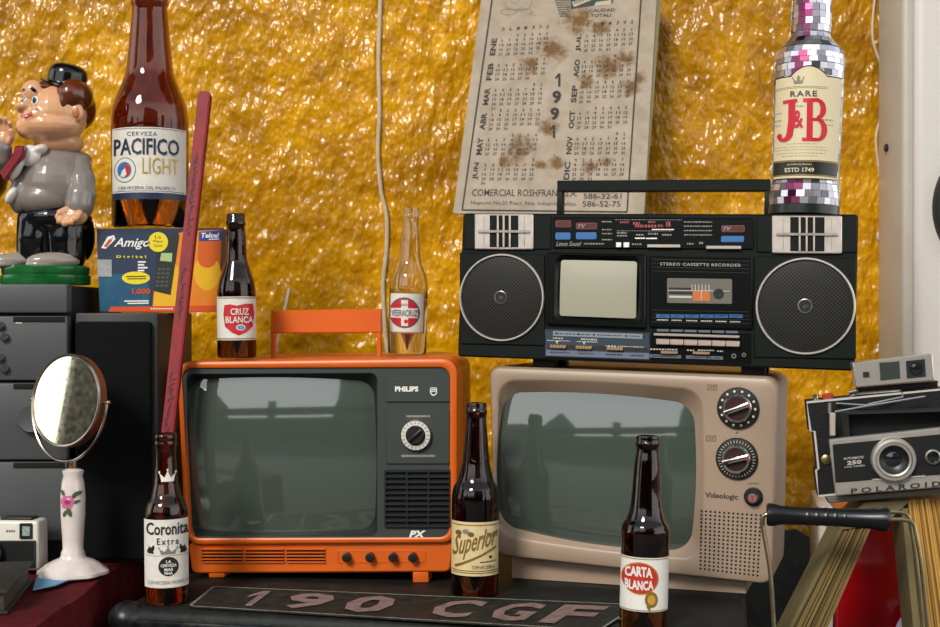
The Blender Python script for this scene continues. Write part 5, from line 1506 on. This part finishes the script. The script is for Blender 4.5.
# ------------------------------------------------------------------ red stick behind the small bottle
A, B = P(151.5, 590, 1.575), P(205.5, 92, 1.66)
A.z = ZT + 0.0008
FSt = frame_z(A, B - A, Vector((1, -0.05, 0)))
Ls = (B - A).length
t = thing('red_stick', 'long red painted wooden stick leaning up behind the small amber bottle', 'stick', FSt)
mb = MB()
w0, w1 = 0.0075, 0.0082
mb.ring([[(-w0, -0.004, 0), (w0, -0.004, 0), (w0, 0.004, 0), (-w0, 0.004, 0)], [(-w1, -0.0042, Ls - 0.005), (w1, -0.0042, Ls - 0.005), (w1, 0.0042, Ls - 0.005), (-w1, 0.0042, Ls - 0.005)],
         [(-w1 * 0.72, -0.003, Ls), (w1 * 0.72, -0.003, Ls), (w1 * 0.72, 0.003, Ls), (-w1 * 0.72, 0.003, Ls)]])
mb.ring([[(w0, -0.0041, 0.0), (w0 * 0.72, -0.0046, 0), (w1 * 0.72, -0.0048, Ls - 0.005), (w1, -0.0043, Ls - 0.005)], [(w0, 0, 0.0), (w0 * 0.72, 0, 0), (w1 * 0.72, 0, Ls - 0.005), (w1, 0, Ls - 0.005)]])
wood = mb.build('wood', mat('worn_red_paint', '85141d', 0.55, spec=0.3, mottle=0.55, mscale=45, mcolor='560c12'), t)
mb = MB()
# the pencilled marks along the stick are too worn to read: strokes only
for f0, f1 in ((0.70, 0.86), (0.53, 0.63), (0.285, 0.42)):
    z = f0 * Ls
    while z < f1 * Ls:
        h = rng.uniform(0.002, 0.007); x0 = rng.uniform(-0.005, -0.001); x1 = x0 + rng.uniform(0.002, 0.006)
        k_ = rng.random()
        if k_ < 0.5: mb.add([(x0, -0.0047, z), (x1, -0.0047, z + h * 0.4), (x1, -0.0047, z + h * 0.4 + 0.0013), (x0, -0.0047, z + 0.0013)], [(0, 1, 2, 3)])
        else: mb.add([(x0, -0.0047, z), (x0 + 0.0012, -0.0047, z), (x0 + 0.0018, -0.0047, z + h), (x0 + 0.0006, -0.0047, z + h)], [(0, 1, 2, 3)])
        z += h * 0.55
join(mb.build('pencil_marks', mat('blurred_ink', '3a1420', 0.6), t), wood)

# ------------------------------------------------------------------ vanity mirror
YM = 1.55; km = YM / FPX
FMr = Frame(Vector((P(73, 500, YM).x, YM, ZC + 0.0012)), Vector((1, 0, 0)), Vector((-0.025, 0, 1)))
t = thing('vanity_mirror', 'round tilting vanity mirror on white porcelain stand painted with a rose', 'mirror', FMr)
M_porc = mat('white_porcelain', 'd8ccc4', 0.12, coat=0.2, mottle=0.35, mscale=50, mcolor='bda59c')
mb = MB()
N = 64
def sc(r_, z, wob):     # scalloped foot
    return [(r_ * km * (1 + wob * math.cos(8 * 2 * math.pi * i / N)) * math.cos(2 * math.pi * i / N), r_ * km * (1 + wob * math.cos(8 * 2 * math.pi * i / N)) * math.sin(2 * math.pi * i / N), z * km) for i in range(N)]
mb.ring([sc(33, 0, 0.03), sc(35, 1.5, 0.03), sc(34.5, 4, 0.03), sc(29, 8, 0.025), sc(27, 10, 0.02), sc(20, 14, 0.01), sc(13, 17, 0), sc(11, 21, 0), sc(10.2, 24, 0)], True, True)
mb.build('foot', M_porc, t)
mb = MB()
mb.lathe([(11.5 * km, 18 * km), (11.8 * km, 22 * km), (10 * km, 26 * km), (10.4 * km, 36 * km), (12 * km, 60 * km), (12.2 * km, 78 * km), (11 * km, 92 * km), (9.4 * km, 99 * km), (10.4 * km, 102 * km), (10.4 * km, 104 * km), (6 * km, 106 * km), (0, 106 * km)], seg=48)
col = mb.build('column', M_porc, t)
mb = MB()
def onc(x, y, lift=0.3):   # pixel on the column
    h = 577 - y; ax = 73 - h * 0.025 if False else 0
    u = max(-0.97, min(0.97, (x - (73 - h * 0.025)) / 12.1)); a = math.asin(u) + R(16.9)
    rr = 12.25 + lift
    return (rr * km * math.sin(a), -rr * km * math.cos(a), h * km)
def petal(cx, cy, rx, ry, rot, mi, lift):
    c_, s_ = math.cos(R(rot)), math.sin(R(rot))
    pts = [(cx + x * c_ - y * s_, cy + x * s_ + y * c_) for x, y in [(rx * math.cos(2 * math.pi * i / 14), ry * math.sin(2 * math.pi * i / 14)) for i in range(14)]]
    mb.add([onc(x, y, lift) for x, y in pts], [tuple(range(14))], mi)
petal(68, 513, 5, 2.2, 70, 2, 0.3); petal(72.5, 496.5, 4.5, 2.2, -50, 2, 0.3); petal(76, 494.5, 4, 2, -20, 2, 0.35); petal(74.5, 503, 4, 1.6, -15, 2, 0.3); petal(61.5, 494, 3, 1.5, 70, 2, 0.3); petal(64, 514.5, 3.5, 1.6, 110, 2, 0.3)
for i in range(6): petal(66 + 3.6 * math.cos(i * 1.05), 503 + 4 * math.sin(i * 1.05), 3.2, 2.8, i * 60, 0, 0.4 + 0.03 * i)
petal(66, 503, 2.6, 2.4, 0, 1, 0.7); petal(67, 500, 2, 1.2, 20, 3, 0.8)
join(mb.build('rose_painting', [mat('rose_pink', 'c0668c', 0.3), mat('deep_rose', '98305e', 0.3), mat('leaf_green', '46583a', 0.3), mat('pale_rose', 'dba6b4', 0.3)], col), col)
zc_ = (577 - 403.5) * km
M_nick = mat('worn_nickel', 'b4a898', 0.25, 1.0, mottle=0.4, mscale=70, mcolor='8a7258')
mb = MB(); mb.cyl(4 * km, 104 * km, 115 * km, None, 20, bev=0.4 * km)
mb.build('neck', mat('brass_neck', 'a08a62', 0.3, 0.9), t)
ang = R(-29)      # the disc is turned to the picture's left
Dm = Matrix.Translation((-3.5 * km, 0, zc_)) @ Matrix.Rotation(ang, 4, 'Z') @ Matrix.Rotation(R(-7), 4, 'X')
Rm = 46.5
mb = MB()
mb.tube([Dm @ Vector(((Rm + 4.5) * km * math.cos(R(a)), 0, (Rm + 14) * km * math.sin(R(a)) if True else 0)) for a in range(-180, 1, 6)], 1.5 * km, 10)
mb.build('yoke', M_nick, t)
for sx in (-1, 1):
    mb = MB(); mb.tube([Dm @ Vector((sx * (Rm - 0.5) * km, 0, 0)), Dm @ Vector((sx * (Rm + 5.5) * km, 0, 0))], 1.6 * km, 12); mb.ell(Dm @ Vector((sx * (Rm + 6) * km, 0, 0)), (2.4 * km,) * 3)
    mb.build('pivot', mat('brass_neck', 'a08a62', 0.3, 0.9), t)
T = Dm @ Matrix.Rotation(R(90), 4, 'X')
mb = MB(); mb.lathe([(0, -6 * km), (Rm * 0.96 * km, -6 * km), (Rm * km, -4 * km), (Rm * km, 5 * km)], T, 72)
mb.build('rim', mat('copper_brown_rim', '7a4226', 0.35, 0.4), t)
mb = MB(); mb.lathe([(Rm * 1.0 * km, 3.5 * km), (Rm * 1.01 * km, 5.5 * km), (Rm * 0.985 * km, 7 * km), (Rm * 0.955 * km, 6.6 * km), (Rm * 0.945 * km, 5 * km)], T, 72)
mb.build('glass_ring', M_nick, t)
mg = bpy.data.materials.new('tinted_foxed_mirror'); mg.use_nodes = True
nt = mg.node_tree; bs = nt.nodes['Principled BSDF']; tc = nt.nodes.new('ShaderNodeTexCoord')
nz = nt.nodes.new('ShaderNodeTexNoise'); nz.inputs['Scale'].default_value = 95; nz.inputs['Detail'].default_value = 7; nz.inputs['Roughness'].default_value = 0.75; nt.links.new(tc.outputs['Object'], nz.inputs['Vector'])
nr = nt.nodes.new('ShaderNodeValToRGB'); nr.color_ramp.elements[0].position = 0.52; nr.color_ramp.elements[0].color = (0.9, 0.89, 0.66, 1); nr.color_ramp.elements[1].position = 0.72; nr.color_ramp.elements[1].color = hexc('aaa284')  # yellow of the reflected view is put into the base colour, beside the foxing
nt.links.new(nz.outputs['Fac'], nr.inputs[0]); nt.links.new(nr.outputs[0], bs.inputs['Base Color'])
rr = nt.nodes.new('ShaderNodeMapRange'); rr.inputs['From Min'].default_value = 0.4; rr.inputs['From Max'].default_value = 0.7; rr.inputs['To Min'].default_value = 0.0; rr.inputs['To Max'].default_value = 0.07
nt.links.new(nz.outputs['Fac'], rr.inputs[0]); nt.links.new(rr.outputs[0], bs.inputs['Roughness']); bs.inputs['Metallic'].default_value = 1.0
mb = MB(); mb.lathe([(0, 5.2 * km), (Rm * 0.5 * km, 5.2 * km), (Rm * 0.95 * km, 5.2 * km)], T, 64)
mb.build('mirror_glass', mg, t)

# ------------------------------------------------------------------ small camera, old book and blue card at the lower left
YC = 1.578
FCm = Frame(Vector((P(-45, 570, YC).x, YC, ZC + 0.001)), P(32, 569, YC - 0.01) - P(-45, 568, YC), Vector((0, 0, 1)))
t = thing('compact_camera', 'small white and black compact camera on the red velvet, left edge', 'camera', FCm)
c0, c1 = FCm.fp(-45, 521), FCm.fp(38.0, 521)
mb = MB(); mb.box(0, 0.0, 0.0, c1[0], 0.03, c1[1], 0.004, 3); cbody = mb.build('body', mat('camera_white', 'd6cec2', 0.4), t)
mb = MB(); mb.block_px(FCm, (-40, 541, 34.5, 568), -0.004, 0.001, 0, r=0.001); mb.build('front_plate', M_blackpl, t)
mb = MB(); mb.block_px(FCm, (19, 523.5, 31.5, 539), -0.003, 0.001, 0, r=0.001); vf = mb.build('viewfinder', M_blackpl, t)
mb = MB(); mb.block_px(FCm, (21.5, 526, 30, 536.5), -0.0035, 0.0, 0, r=0.0006); mb.build('viewfinder_glass', mat('pale_glass', '8e9a98', 0.05, spec=0.9), vf)
c = FCm.fp(-8, 552); mb = MB(); mb.lathe([(0.017, -0.002), (0.017, 0.012), (0.015, 0.014), (0.009, 0.012), (0, 0.011)], MY(c[0], c[1]), 40); mb.build('lens_barrel', M_blackpl, t)
mb = MB(); dashes(FCm, mb, 6, 15, 530, 2.2, 0, -0.0004, 0, 1, 2.4, 0.7); join(mb.build('marking', mat('grey_print', '77736a', 0.5), t), cbody)
mb = MB(); mb.box(c1[0] - 0.05, 0.005, c1[1] - 0.001, c1[0] - 0.01, 0.025, c1[1] + 0.003, 0.001); mb.build('flash_shoe', M_blackpl, t)

t = thing('old_book', 'worn black book lying on the red velvet below the compact camera', 'book', loc=(-0.500, 1.455, ZC + 0.0012), rot=(0, 0, R(10)))
mb = MB(); mb.box(-0.2, -0.11, 0.003, 0.0, 0.05, 0.021, 0.001); mb.build('pages', mat('aged_page_edges', '3c3426', 0.8, mottle=0.6, mscale=80, mcolor='1e1a12'), t)
for z in (0.0, 0.021):
    mb = MB(); mb.box(-0.204, -0.114, z, 0.004, 0.054, z + 0.003, 0.001); mb.build('cover', mat('black_cloth_cover', '17140f', 0.7, mottle=0.6, mscale=60, mcolor='3a3226'), t)
FBl = Frame(Vector((0, 0, ZC + 0.0016)), Vector((1, 0, 0)), Vector((0, 0, 1)))
mb = MB()
cp = [FBl.tp(*p) for p in ((33, 590.5), (56, 586), (74, 578.5), (64, 573.5), (37, 577))]
mb.ring([[(p[0], p[1], 0) for p in cp], [(p[0], p[1], 0.0012) for p in cp]])
o = mb.build('blue_card', mat('sky_blue_card', '5d93b4', 0.5)); o.matrix_world = FBl.M
tag(o, 'pale blue card lying under the foot of the vanity mirror', 'card')
# ------------------------------------------------------------------ right: white cabinet, red cooler, open book, handled case, folding camera
YK = 1.99
M_enam = mat('white_enamel', 'b9b3a9', 0.35, mottle=0.3, mscale=9, mcolor='9c948a')
KX = P(907, 300, YK).x - 0.006
FKb = Frame(Vector((KX, YK, 0)), Vector((1, 0.0, 0)), Vector((0.028, 0, 1)))
t = thing('metal_cabinet', 'tall white metal cabinet with round black door gasket, at the right edge', 'cabinet', FKb)
mb = MB(); mb.box(0.0, 0.0, 0.0, 0.6, 0.125, 1.9, 0.008, 3); mb.build('body', M_enam, t)
xa = FKb.fp(915, 200, -0.02)[0]
mb = MB(); mb.box(xa, -0.022, 0.55, 0.59, 0.001, 1.88, 0.014, 4); dr = mb.build('door', mat('white_enamel_door', 'cfcac2', 0.28, coat=0.3), t)
c = FKb.fp(1004, 208, -0.022)
mb = MB(); r_ = abs(FKb.fp(932, 208, -0.022)[0] - c[0])
mb.lathe([(r_, -0.004), (r_, 0.006), (r_ * 0.97, 0.014), (r_ * 0.86, 0.016), (r_ * 0.80, 0.004), (r_ * 0.78, -0.003)], MY(c[0], c[1], -0.022), 72); mb.build('door_gasket', mat('black_rubber', '101010', 0.45), dr)
mb = MB(); mb.lathe([(0, 0.004), (r_ * 0.4, 0.003), (r_ * 0.82, -0.001)], MY(c[0], c[1], -0.022), 48); mb.build('door_window', mat('dark_window', '0c0e10', 0.06, spec=0.8), dr)
mb = MB(); mb.cyl(0.0062, -0.001, 0.004, Matrix.Translation((0, 0.075, CAMZ + 0.262)) @ Matrix.Rotation(R(-90), 4, 'Y'), 20, bev=0.0008); mb.build('rubber_plug', M_blackpl, t)

BT = BZ + 0.0006
FCo = Frame(Vector((P(836, 560, 1.66).x, 1.66, BT)), Vector((1, -0.19, 0)), Vector((0, 0, 1)))
t = thing('red_cooler', 'glossy red metal cooler with white edge, behind the open book', 'cooler', FCo)
ch = FCo.fp(840, 508)[1]
mb = MB(); mb.box(-0.003, 0.0, 0.0, 0.26, 0.16, ch, 0.012, 4); mb.build('body', mat('glossy_red_enamel', 'a01014', 0.16, coat=0.6, mottle=0.35, mscale=16, mcolor='6c0a0c'), t)
mb = MB(); mb.box(-0.022, -0.004, 0.0, -0.0035, 0.155, ch + 0.002, 0.004, 3); mb.build('white_edge', mat('white_trim', 'c2bab2', 0.4), t)
FLd = Frame(Vector((P(925, 640, 1.60).x, 1.60, BT)), Vector((1, -0.19, 0)), Vector((0, 0, 1)))
c = FLd.fp(934, 632)
mb = MB(); mb.lathe([(0, 0), (0.040, 0), (0.045, 0.002), (0.046, 0.004), (0.012, 0.0045), (0, 0.0045)], Matrix.Translation((c[0], 0.01, 0.0465)) @ Matrix.Rotation(R(80), 4, 'X'), 56)
o = mb.build('saucer', mat('lavender_glaze', 'a69fb6', 0.25, coat=0.4)); o.matrix_world = FLd.M
tag(o, 'pale lavender saucer standing on edge against the red cooler', 'saucer')

# an old book stood open like a tent, page edges towards us
FT2 = Frame(Vector((P(895, 560, 1.445).x, 1.445, BT)), Vector((1, -0.1, 0)), Vector((0, 0, 1)))
t = thing('open_book', 'thick yellowed book standing open like a tent beneath the folding camera', 'book', FT2)
M_page = bpy.data.materials.new('yellowed_pages'); M_page.use_nodes = True
nt = M_page.node_tree; bs = nt.nodes['Principled BSDF']
bs.inputs['Base Color'].default_value = hexc('b98c3e'); bs.inputs['Roughness'].default_value = 0.75
M_page2 = mat('yellowed_page_shade', '8d672a', 0.8)
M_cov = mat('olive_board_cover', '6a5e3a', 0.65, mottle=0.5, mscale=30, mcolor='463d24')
def leafstack(top, bot, wt, wb, depth, n, m):
    """a block of leaves from a top edge line to a bottom edge line, ribbed along the edges"""
    mb = MB()
    rl = random.Random(3)
    for i in range(n):
        u0, u1 = i / n, (i + 0.82) / n
        d = rl.uniform(-0.002, 0.002)
        a0, a1 = Vector(top[0]).lerp(Vector(top[1]), u0), Vector(top[0]).lerp(Vector(top[1]), u1)
        b0, b1 = Vector(bot[0]).lerp(Vector(bot[1]), u0), Vector(bot[0]).lerp(Vector(bot[1]), u1)
        mb.prism([tuple(b0), tuple(b1), tuple(a1), tuple(a0)], d, depth, i % 2 if i % 3 else 0)
    return mb
g = lambda x, y: FT2.fp(x, y)
leafstack([g(843, 529), g(872, 525)], [g(779, 655), g(812, 664)], 0, 0, 0.05, 22, 0).build('page_block', [mat('shaded_leaf', '80693a', 0.75), mat('shaded_leaf_dark', '544322', 0.8)], t)  # left leaves coloured darker, the shade on this block painted in
leafstack([g(908, 500), g(962, 497)], [g(926, 675), g(1004, 675)], 0, 0, 0.05, 26, 0).build('page_block', [M_page, M_page2], t)
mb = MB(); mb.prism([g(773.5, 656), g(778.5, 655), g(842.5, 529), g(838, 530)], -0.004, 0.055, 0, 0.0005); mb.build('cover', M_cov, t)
mb = MB(); mb.prism([g(917, 675), g(925, 675), g(907.5, 508), g(901, 508)], -0.004, 0.055, 0, 0.0005); mb.build('cover', M_cov, t)
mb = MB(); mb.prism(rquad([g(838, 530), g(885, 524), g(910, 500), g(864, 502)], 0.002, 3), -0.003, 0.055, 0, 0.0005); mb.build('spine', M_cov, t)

# narrow dark case with a wire bail and black grip
YB = 1.385
FCa = Frame(Vector((P(778, 640, YB).x, YB, BT)), Vector((1, -0.19, 0)), Vector((0, 0, 1)))
t = thing('handled_case', 'dark case with wire carrying handle and black grip, in front of open book', 'case', FCa)
cx1 = FCa.fp(926, 640)[0]; cz = FCa.fp(840, 640)[1]
mb = MB(); mb.box(0.0, 0.0, 0.0, cx1, 0.035, cz, 0.004); mb.build('case_body', mat('case_black', '17171a', 0.5), t)
mb = MB(); mb.box(0.02, 0.004, cz - 0.002, cx1 - 0.03, 0.008, cz + 0.002, 0.0006); mb.build('case_trim', M_white, t)
M_wire = mat('bare_wire', '9d9070', 0.3, 0.9, mottle=0.5, mscale=60, mcolor='5e5236')
def wp(px, py, d=0.012):
    x, z = FCa.fp(px, py, d); return Vector((x, d, z))
def smooth(P0, n=8):
    pts = []
    for i in range(len(P0) - 1):
        p0, p1, p2, p3 = P0[max(i - 1, 0)], P0[i], P0[i + 1], P0[min(i + 2, len(P0) - 1)]
        for k_ in range(n):
            t_ = k_ / n
            pts.append(0.5 * ((2 * p1) + (p2 - p0) * t_ + (2 * p0 - 5 * p1 + 4 * p2 - p3) * t_ ** 2 + (3 * p1 - p0 - 3 * p2 + p3) * t_ ** 3))
    return pts + [P0[-1]]
mb = MB(); mb.tube(smooth([wp(774.5, 648), wp(773.5, 620), wp(770.5, 575), wp(766.5, 548), wp(763, 528), wp(763, 517), wp(770, 514), wp(790, 515)]), 0.0024, 10); mb.build('wire', M_wire, t)
for dx, dy, d in ((0, 0, 0.010), (-5, -7.5, 0.024)):
    mb = MB(); mb.tube(smooth([wp(870 + dx, 519.5 + dy, d), wp(890 + dx, 519.5 + dy, d), wp(905 + dx, 520 + dy, d), wp(913 + dx, 524 + dy, d), wp(917 + dx, 540 + dy, d), wp(922 + dx, 570 + dy * 0.5, d), wp(927 + dx, 620, d), wp(929 + dx, 648, d)]), 0.0022, 10); mb.build('wire', M_wire, t)
ga, gb = wp(766.5, 514.5), wp(890, 519.5)
Tg = Matrix.Translation(ga) @ (gb - ga).to_track_quat('Z', 'Y').to_matrix().to_4x4()
gl_ = (gb - ga).length; kb = YB / FPX
mb = MB(); mb.lathe([(0, 0), (10 * kb, 0), (11.5 * kb, 1.5 * kb), (11.5 * kb, 7 * kb), (9.6 * kb, 14 * kb), (9 * kb, 40 * kb), (9 * kb, gl_ * 0.6), (10 * kb, gl_ - 20 * kb), (12 * kb, gl_ - 9 * kb), (12.2 * kb, gl_ - 3 * kb), (10.5 * kb, gl_ - 0.5 * kb), (3 * kb, gl_), (0, gl_)], Tg, 40)
for i in range(7):
    mb.lathe([(9.05 * kb, gl_ * 0.32 + i * 9 * kb), (9.5 * kb, gl_ * 0.32 + (i * 9 + 2) * kb), (9.05 * kb, gl_ * 0.32 + (i * 9 + 4) * kb)], Tg, 40)
mb.build('grip', mat('black_bakelite', '0d0e10', 0.28), t)

# folding instant camera
FP_ = Frame(P(822, 498.5, 1.43), P(945, 488.5, 1.407) - P(822, 498.5, 1.43), Vector((-0.035, 0, 1)))
t = thing('folding_camera', 'black and silver folding bellows camera resting on the open book', 'camera', FP_)
M_sil = mat('brushed_silver', 'a9a39b', 0.35, 0.45, mottle=0.25, mscale=50, mcolor='827b72')
M_leath = mat('black_leatherette', '080908', 0.55, spec=0.3, bump=0.4, bscale=900)
D0 = 0.034      # the back body sits behind the lens board
bq = [FP_.fp(a, b_, D0) for a, b_ in ((818.5, 497), (985, 480), (978, 385), (806.5, 401.5), (809.5, 431), (813.5, 431.5), (817.5, 468.5), (815, 470.5))]
mb = MB(); mb.prism(bq, D0, D0 + 0.035, 0, 0.002); mb.build('body', M_leath, t)
i2 = inset(bq, 0.0022)
mb = MB(); mb.ring([at_y(bq, D0 + 0.0025), at_y(bq, D0 - 0.0008), at_y(i2, D0 - 0.0008), at_y(i2, D0 + 0.0025)], False, False); mb.build('body_edge', mat('bright_edge', 'c4beb4', 0.4, 0.2), t)
c = FP_.fp(826, 459.5, D0); mb = MB(); mb.lathe([(0.0055, -0.001), (0.0055, 0.002), (0.004, 0.0028), (0, 0.003)], MY(c[0], c[1], D0), 28); mb.build('flash_socket', mat('brass_neck', 'a08a62', 0.3, 0.9), t)
fq_ = [FP_.fp(a, b_) for a, b_ in ((836, 496), (985, 484), (978, 424), (829.5, 440))]
mb = MB(); mb.prism(rquad(fq_, 0.002, 3), 0.0, 0.014, 0, 0.0012); fb = mb.build('lens_board', M_sil, t)
pq = [FP_.fp(a, b_) for a, b_ in ((835.5, 482.5), (985, 471), (979, 430.5), (832.5, 444.5))]
mb = MB(); mb.prism(rquad(pq, 0.001, 3), -0.0012, 0.001, 0, 0.0004); fpn = mb.build('front_panel', M_leath, fb)
mb = MB(); mb.text_px(FP_, 'P O L A R O I D', (851, 488.5, 941, 494), -0.0004, slope=-0.085, bold=0.03); join(mb.build('lettering', mat('dark_print', '2a211a', 0.5), fb), fb)
mb = MB()
mb.text_px(FP_, 'AUTOMATIC', (843.5, 457.6, 864, 460), -0.0016, slope=-0.09, bold=0.01)
mb.text_px(FP_, '250', (847, 461, 861.5, 465), -0.0016, slope=-0.09, bold=0.03)
mb.text_px(FP_, 'LAND CAMERA', (844.5, 466.2, 865, 468), -0.0016, slope=-0.09)
dashes(FP_, mb, 872, 885, 479, 1.4, 0, -0.0016, -0.09, 1, 3, 0.6); dashes(FP_, mb, 911, 925, 476.3, 1.4, 0, -0.0016, -0.09, 1, 3, 0.6)
join(mb.build('front_print', mat('pale_print', 'b9b4aa', 0.5), fb), fpn)
c = FP_.fp(893, 459); kp = 1.49 / FPX
T = MY(c[0], c[1], 0)
mb = MB(); mb.lathe([(20.8 * kp, 0), (20.8 * kp, 0.006), (19.6 * kp, 0.009), (17 * kp, 0.0095), (16.4 * kp, 0.008), (15.4 * kp, 0.0095), (13.8 * kp, 0.009), (13.2 * kp, 0.006)], T, 64, mis=[0, 0, 0, 1, 0, 0, 1]); mb.build('lens_ring', [mat('pale_alloy', 'c9c2b8', 0.3, 0.7), M_steel], fb)
mb = MB(); mb.lathe([(13.4 * kp, 0.0075), (10 * kp, 0.004), (7.5 * kp, 0.003), (7 * kp, 0.002), (4 * kp, 0.0032), (0, 0.0038)], T, 48, mis=[0, 0, 0, 1, 1]); mb.build('lens', [M_blackpl, mat('coated_lens', '15181c', 0.03, spec=1.0)], fb)
c = FP_.fp(932.5, 456.8); T = MY(c[0], c[1], 0)
mb = MB(); mb.lathe([(7.2 * kp, 0), (7.2 * kp, 0.004), (6 * kp, 0.005), (5.2 * kp, 0.004), (4.6 * kp, 0.002), (0, 0.003)], T, 36, mis=[0, 0, 0, 1, 1]); mb.build('light_cell', [M_steel, mat('coated_lens', '15181c', 0.03, spec=1.0)], fb)
# bellows and struts between board and body
be0 = [FP_.fp(a, b_, 0.012) for a, b_ in ((846, 470), (970, 460), (968, 408), (842, 412))]
rings = []
for i in range(9):
    f = i / 8; y = 0.0125 + (D0 - 0.0125) * f
    rings.append(at_y(grow(be0, 0.9 + 0.06 * f + (0.03 if i % 2 else 0.0)), y))
mb = MB(); mb.ring(rings, False, False); mb.build('bellows', mat('black_bellows_cloth', '1b201f', 0.65), t)
tz = lambda x, y, d: (lambda q_: Vector((q_[0], d, q_[1])))(FP_.fp(x, y, d))
for pts in ([(836, 403.5, 0.03), (870, 405.5, 0.025)], [(835, 412, 0.006), (868, 406, 0.01), (925, 396.5, 0.02)], [(868, 404.5, 0.02), (903, 397, 0.03), (901.5, 391, 0.035)]):
    mb = MB(); mb.tube([tz(*p) for p in pts], 0.0012, 8); mb.build('strut', M_chrome, t)
mb = MB(); mb.block_px(FP_, (830, 413, 835.5, 436), 0.004, 0.012, 0, 0, 0.001); mb.build('strut_post', mat('ivory_post', 'a8998a', 0.4), t)
mb = MB(); mb.tube([tz(829.5, 403.5, 0.02), tz(829.5, 414, 0.016)], 0.003, 10); mb.build('hinge_pin', M_blackpl, t)
for x, y, m_ in ((816, 395.5, M_chrome), (828, 394.5, mat('red_button', 'a83020', 0.4))):
    c = tz(x, y + 4, D0 + 0.015); mb = MB(); mb.cyl(0.0036 if x < 820 else 0.006, -0.002, 0.0055, Matrix.Translation(c), 20, bev=0.001); mb.build('release_button', m_, t)
mb = MB(); mb.tube([tz(808, 402, D0 + 0.01), tz(850, 398, D0 + 0.008), tz(855, 394, D0 + 0.008), tz(900, 390.5, D0 + 0.008), tz(905, 396, D0 + 0.008), tz(960, 389, D0 + 0.008)], 0.0018, 8); mb.build('top_rod', M_chrome, t)
# flip-up viewfinder
vq = [FP_.fp(a, b_, 0.028) for a, b_ in ((855.8, 387.5), (934.5, 380.5), (932.5, 353.8), (852.8, 363))]
mb = MB(); mb.prism(rquad(vq, 0.0015, 3), 0.028, 0.052, 0, 0.001); v = mb.build('viewfinder', mat('pale_alloy', 'c9c2b8', 0.3, 0.7), t)
for pts, m_ in (([(863.5, 377.3), (869.5, 376.7), (869, 371.8), (863, 372.4)], M_matte), ([(881, 380), (900, 378), (899, 361.5), (880, 363)], mat('green_grey_glass', '39403a', 0.12, spec=0.8)), ([(907.5, 378), (925.5, 376), (924.5, 359.5), (906.5, 361.5)], M_matte)):
    q_ = [FP_.fp(a, b_, 0.027) for a, b_ in pts]
    mb = MB(); mb.ring([at_y(grow(q_, 1.06), 0.0278), at_y(q_, 0.0265), at_y(inset(q_, 0.001), 0.0266)], False, True); mb.build('finder_window', m_, v)
c = FP_.fp(916.5, 369, 0.026); mb = MB(); mb.lathe([(6.5 * kp, 0), (5.5 * kp, 0.0015), (0, 0.003)], MY(c[0], c[1], 0.0265), 28); mb.build('finder_lens', mat('coated_lens', '15181c', 0.03, spec=1.0), v)
mb = MB(); hq_ = [FP_.fp(a, b_, 0.045) for a, b_ in ((858, 395), (938, 387), (938, 381), (857, 388))]; mb.prism(hq_, 0.045, 0.06, 0, 0.001); mb.build('finder_hinge', M_blackpl, v)
mb = MB(); mb.tube([tz(849, 393, D0), tz(858, 391, D0)], 0.0026, 10); mb.build('hinge_knuckle', M_chrome, v)
mb = MB(); mb.block_px(FP_, (828, 497.5, 942, 503.5), 0.02, 0.07, 0, -0.085, 0.001); mb.build('base_rail', mat('grey_alloy', '77756e', 0.4, 0.6), t)
bpy.context.view_layer.update()
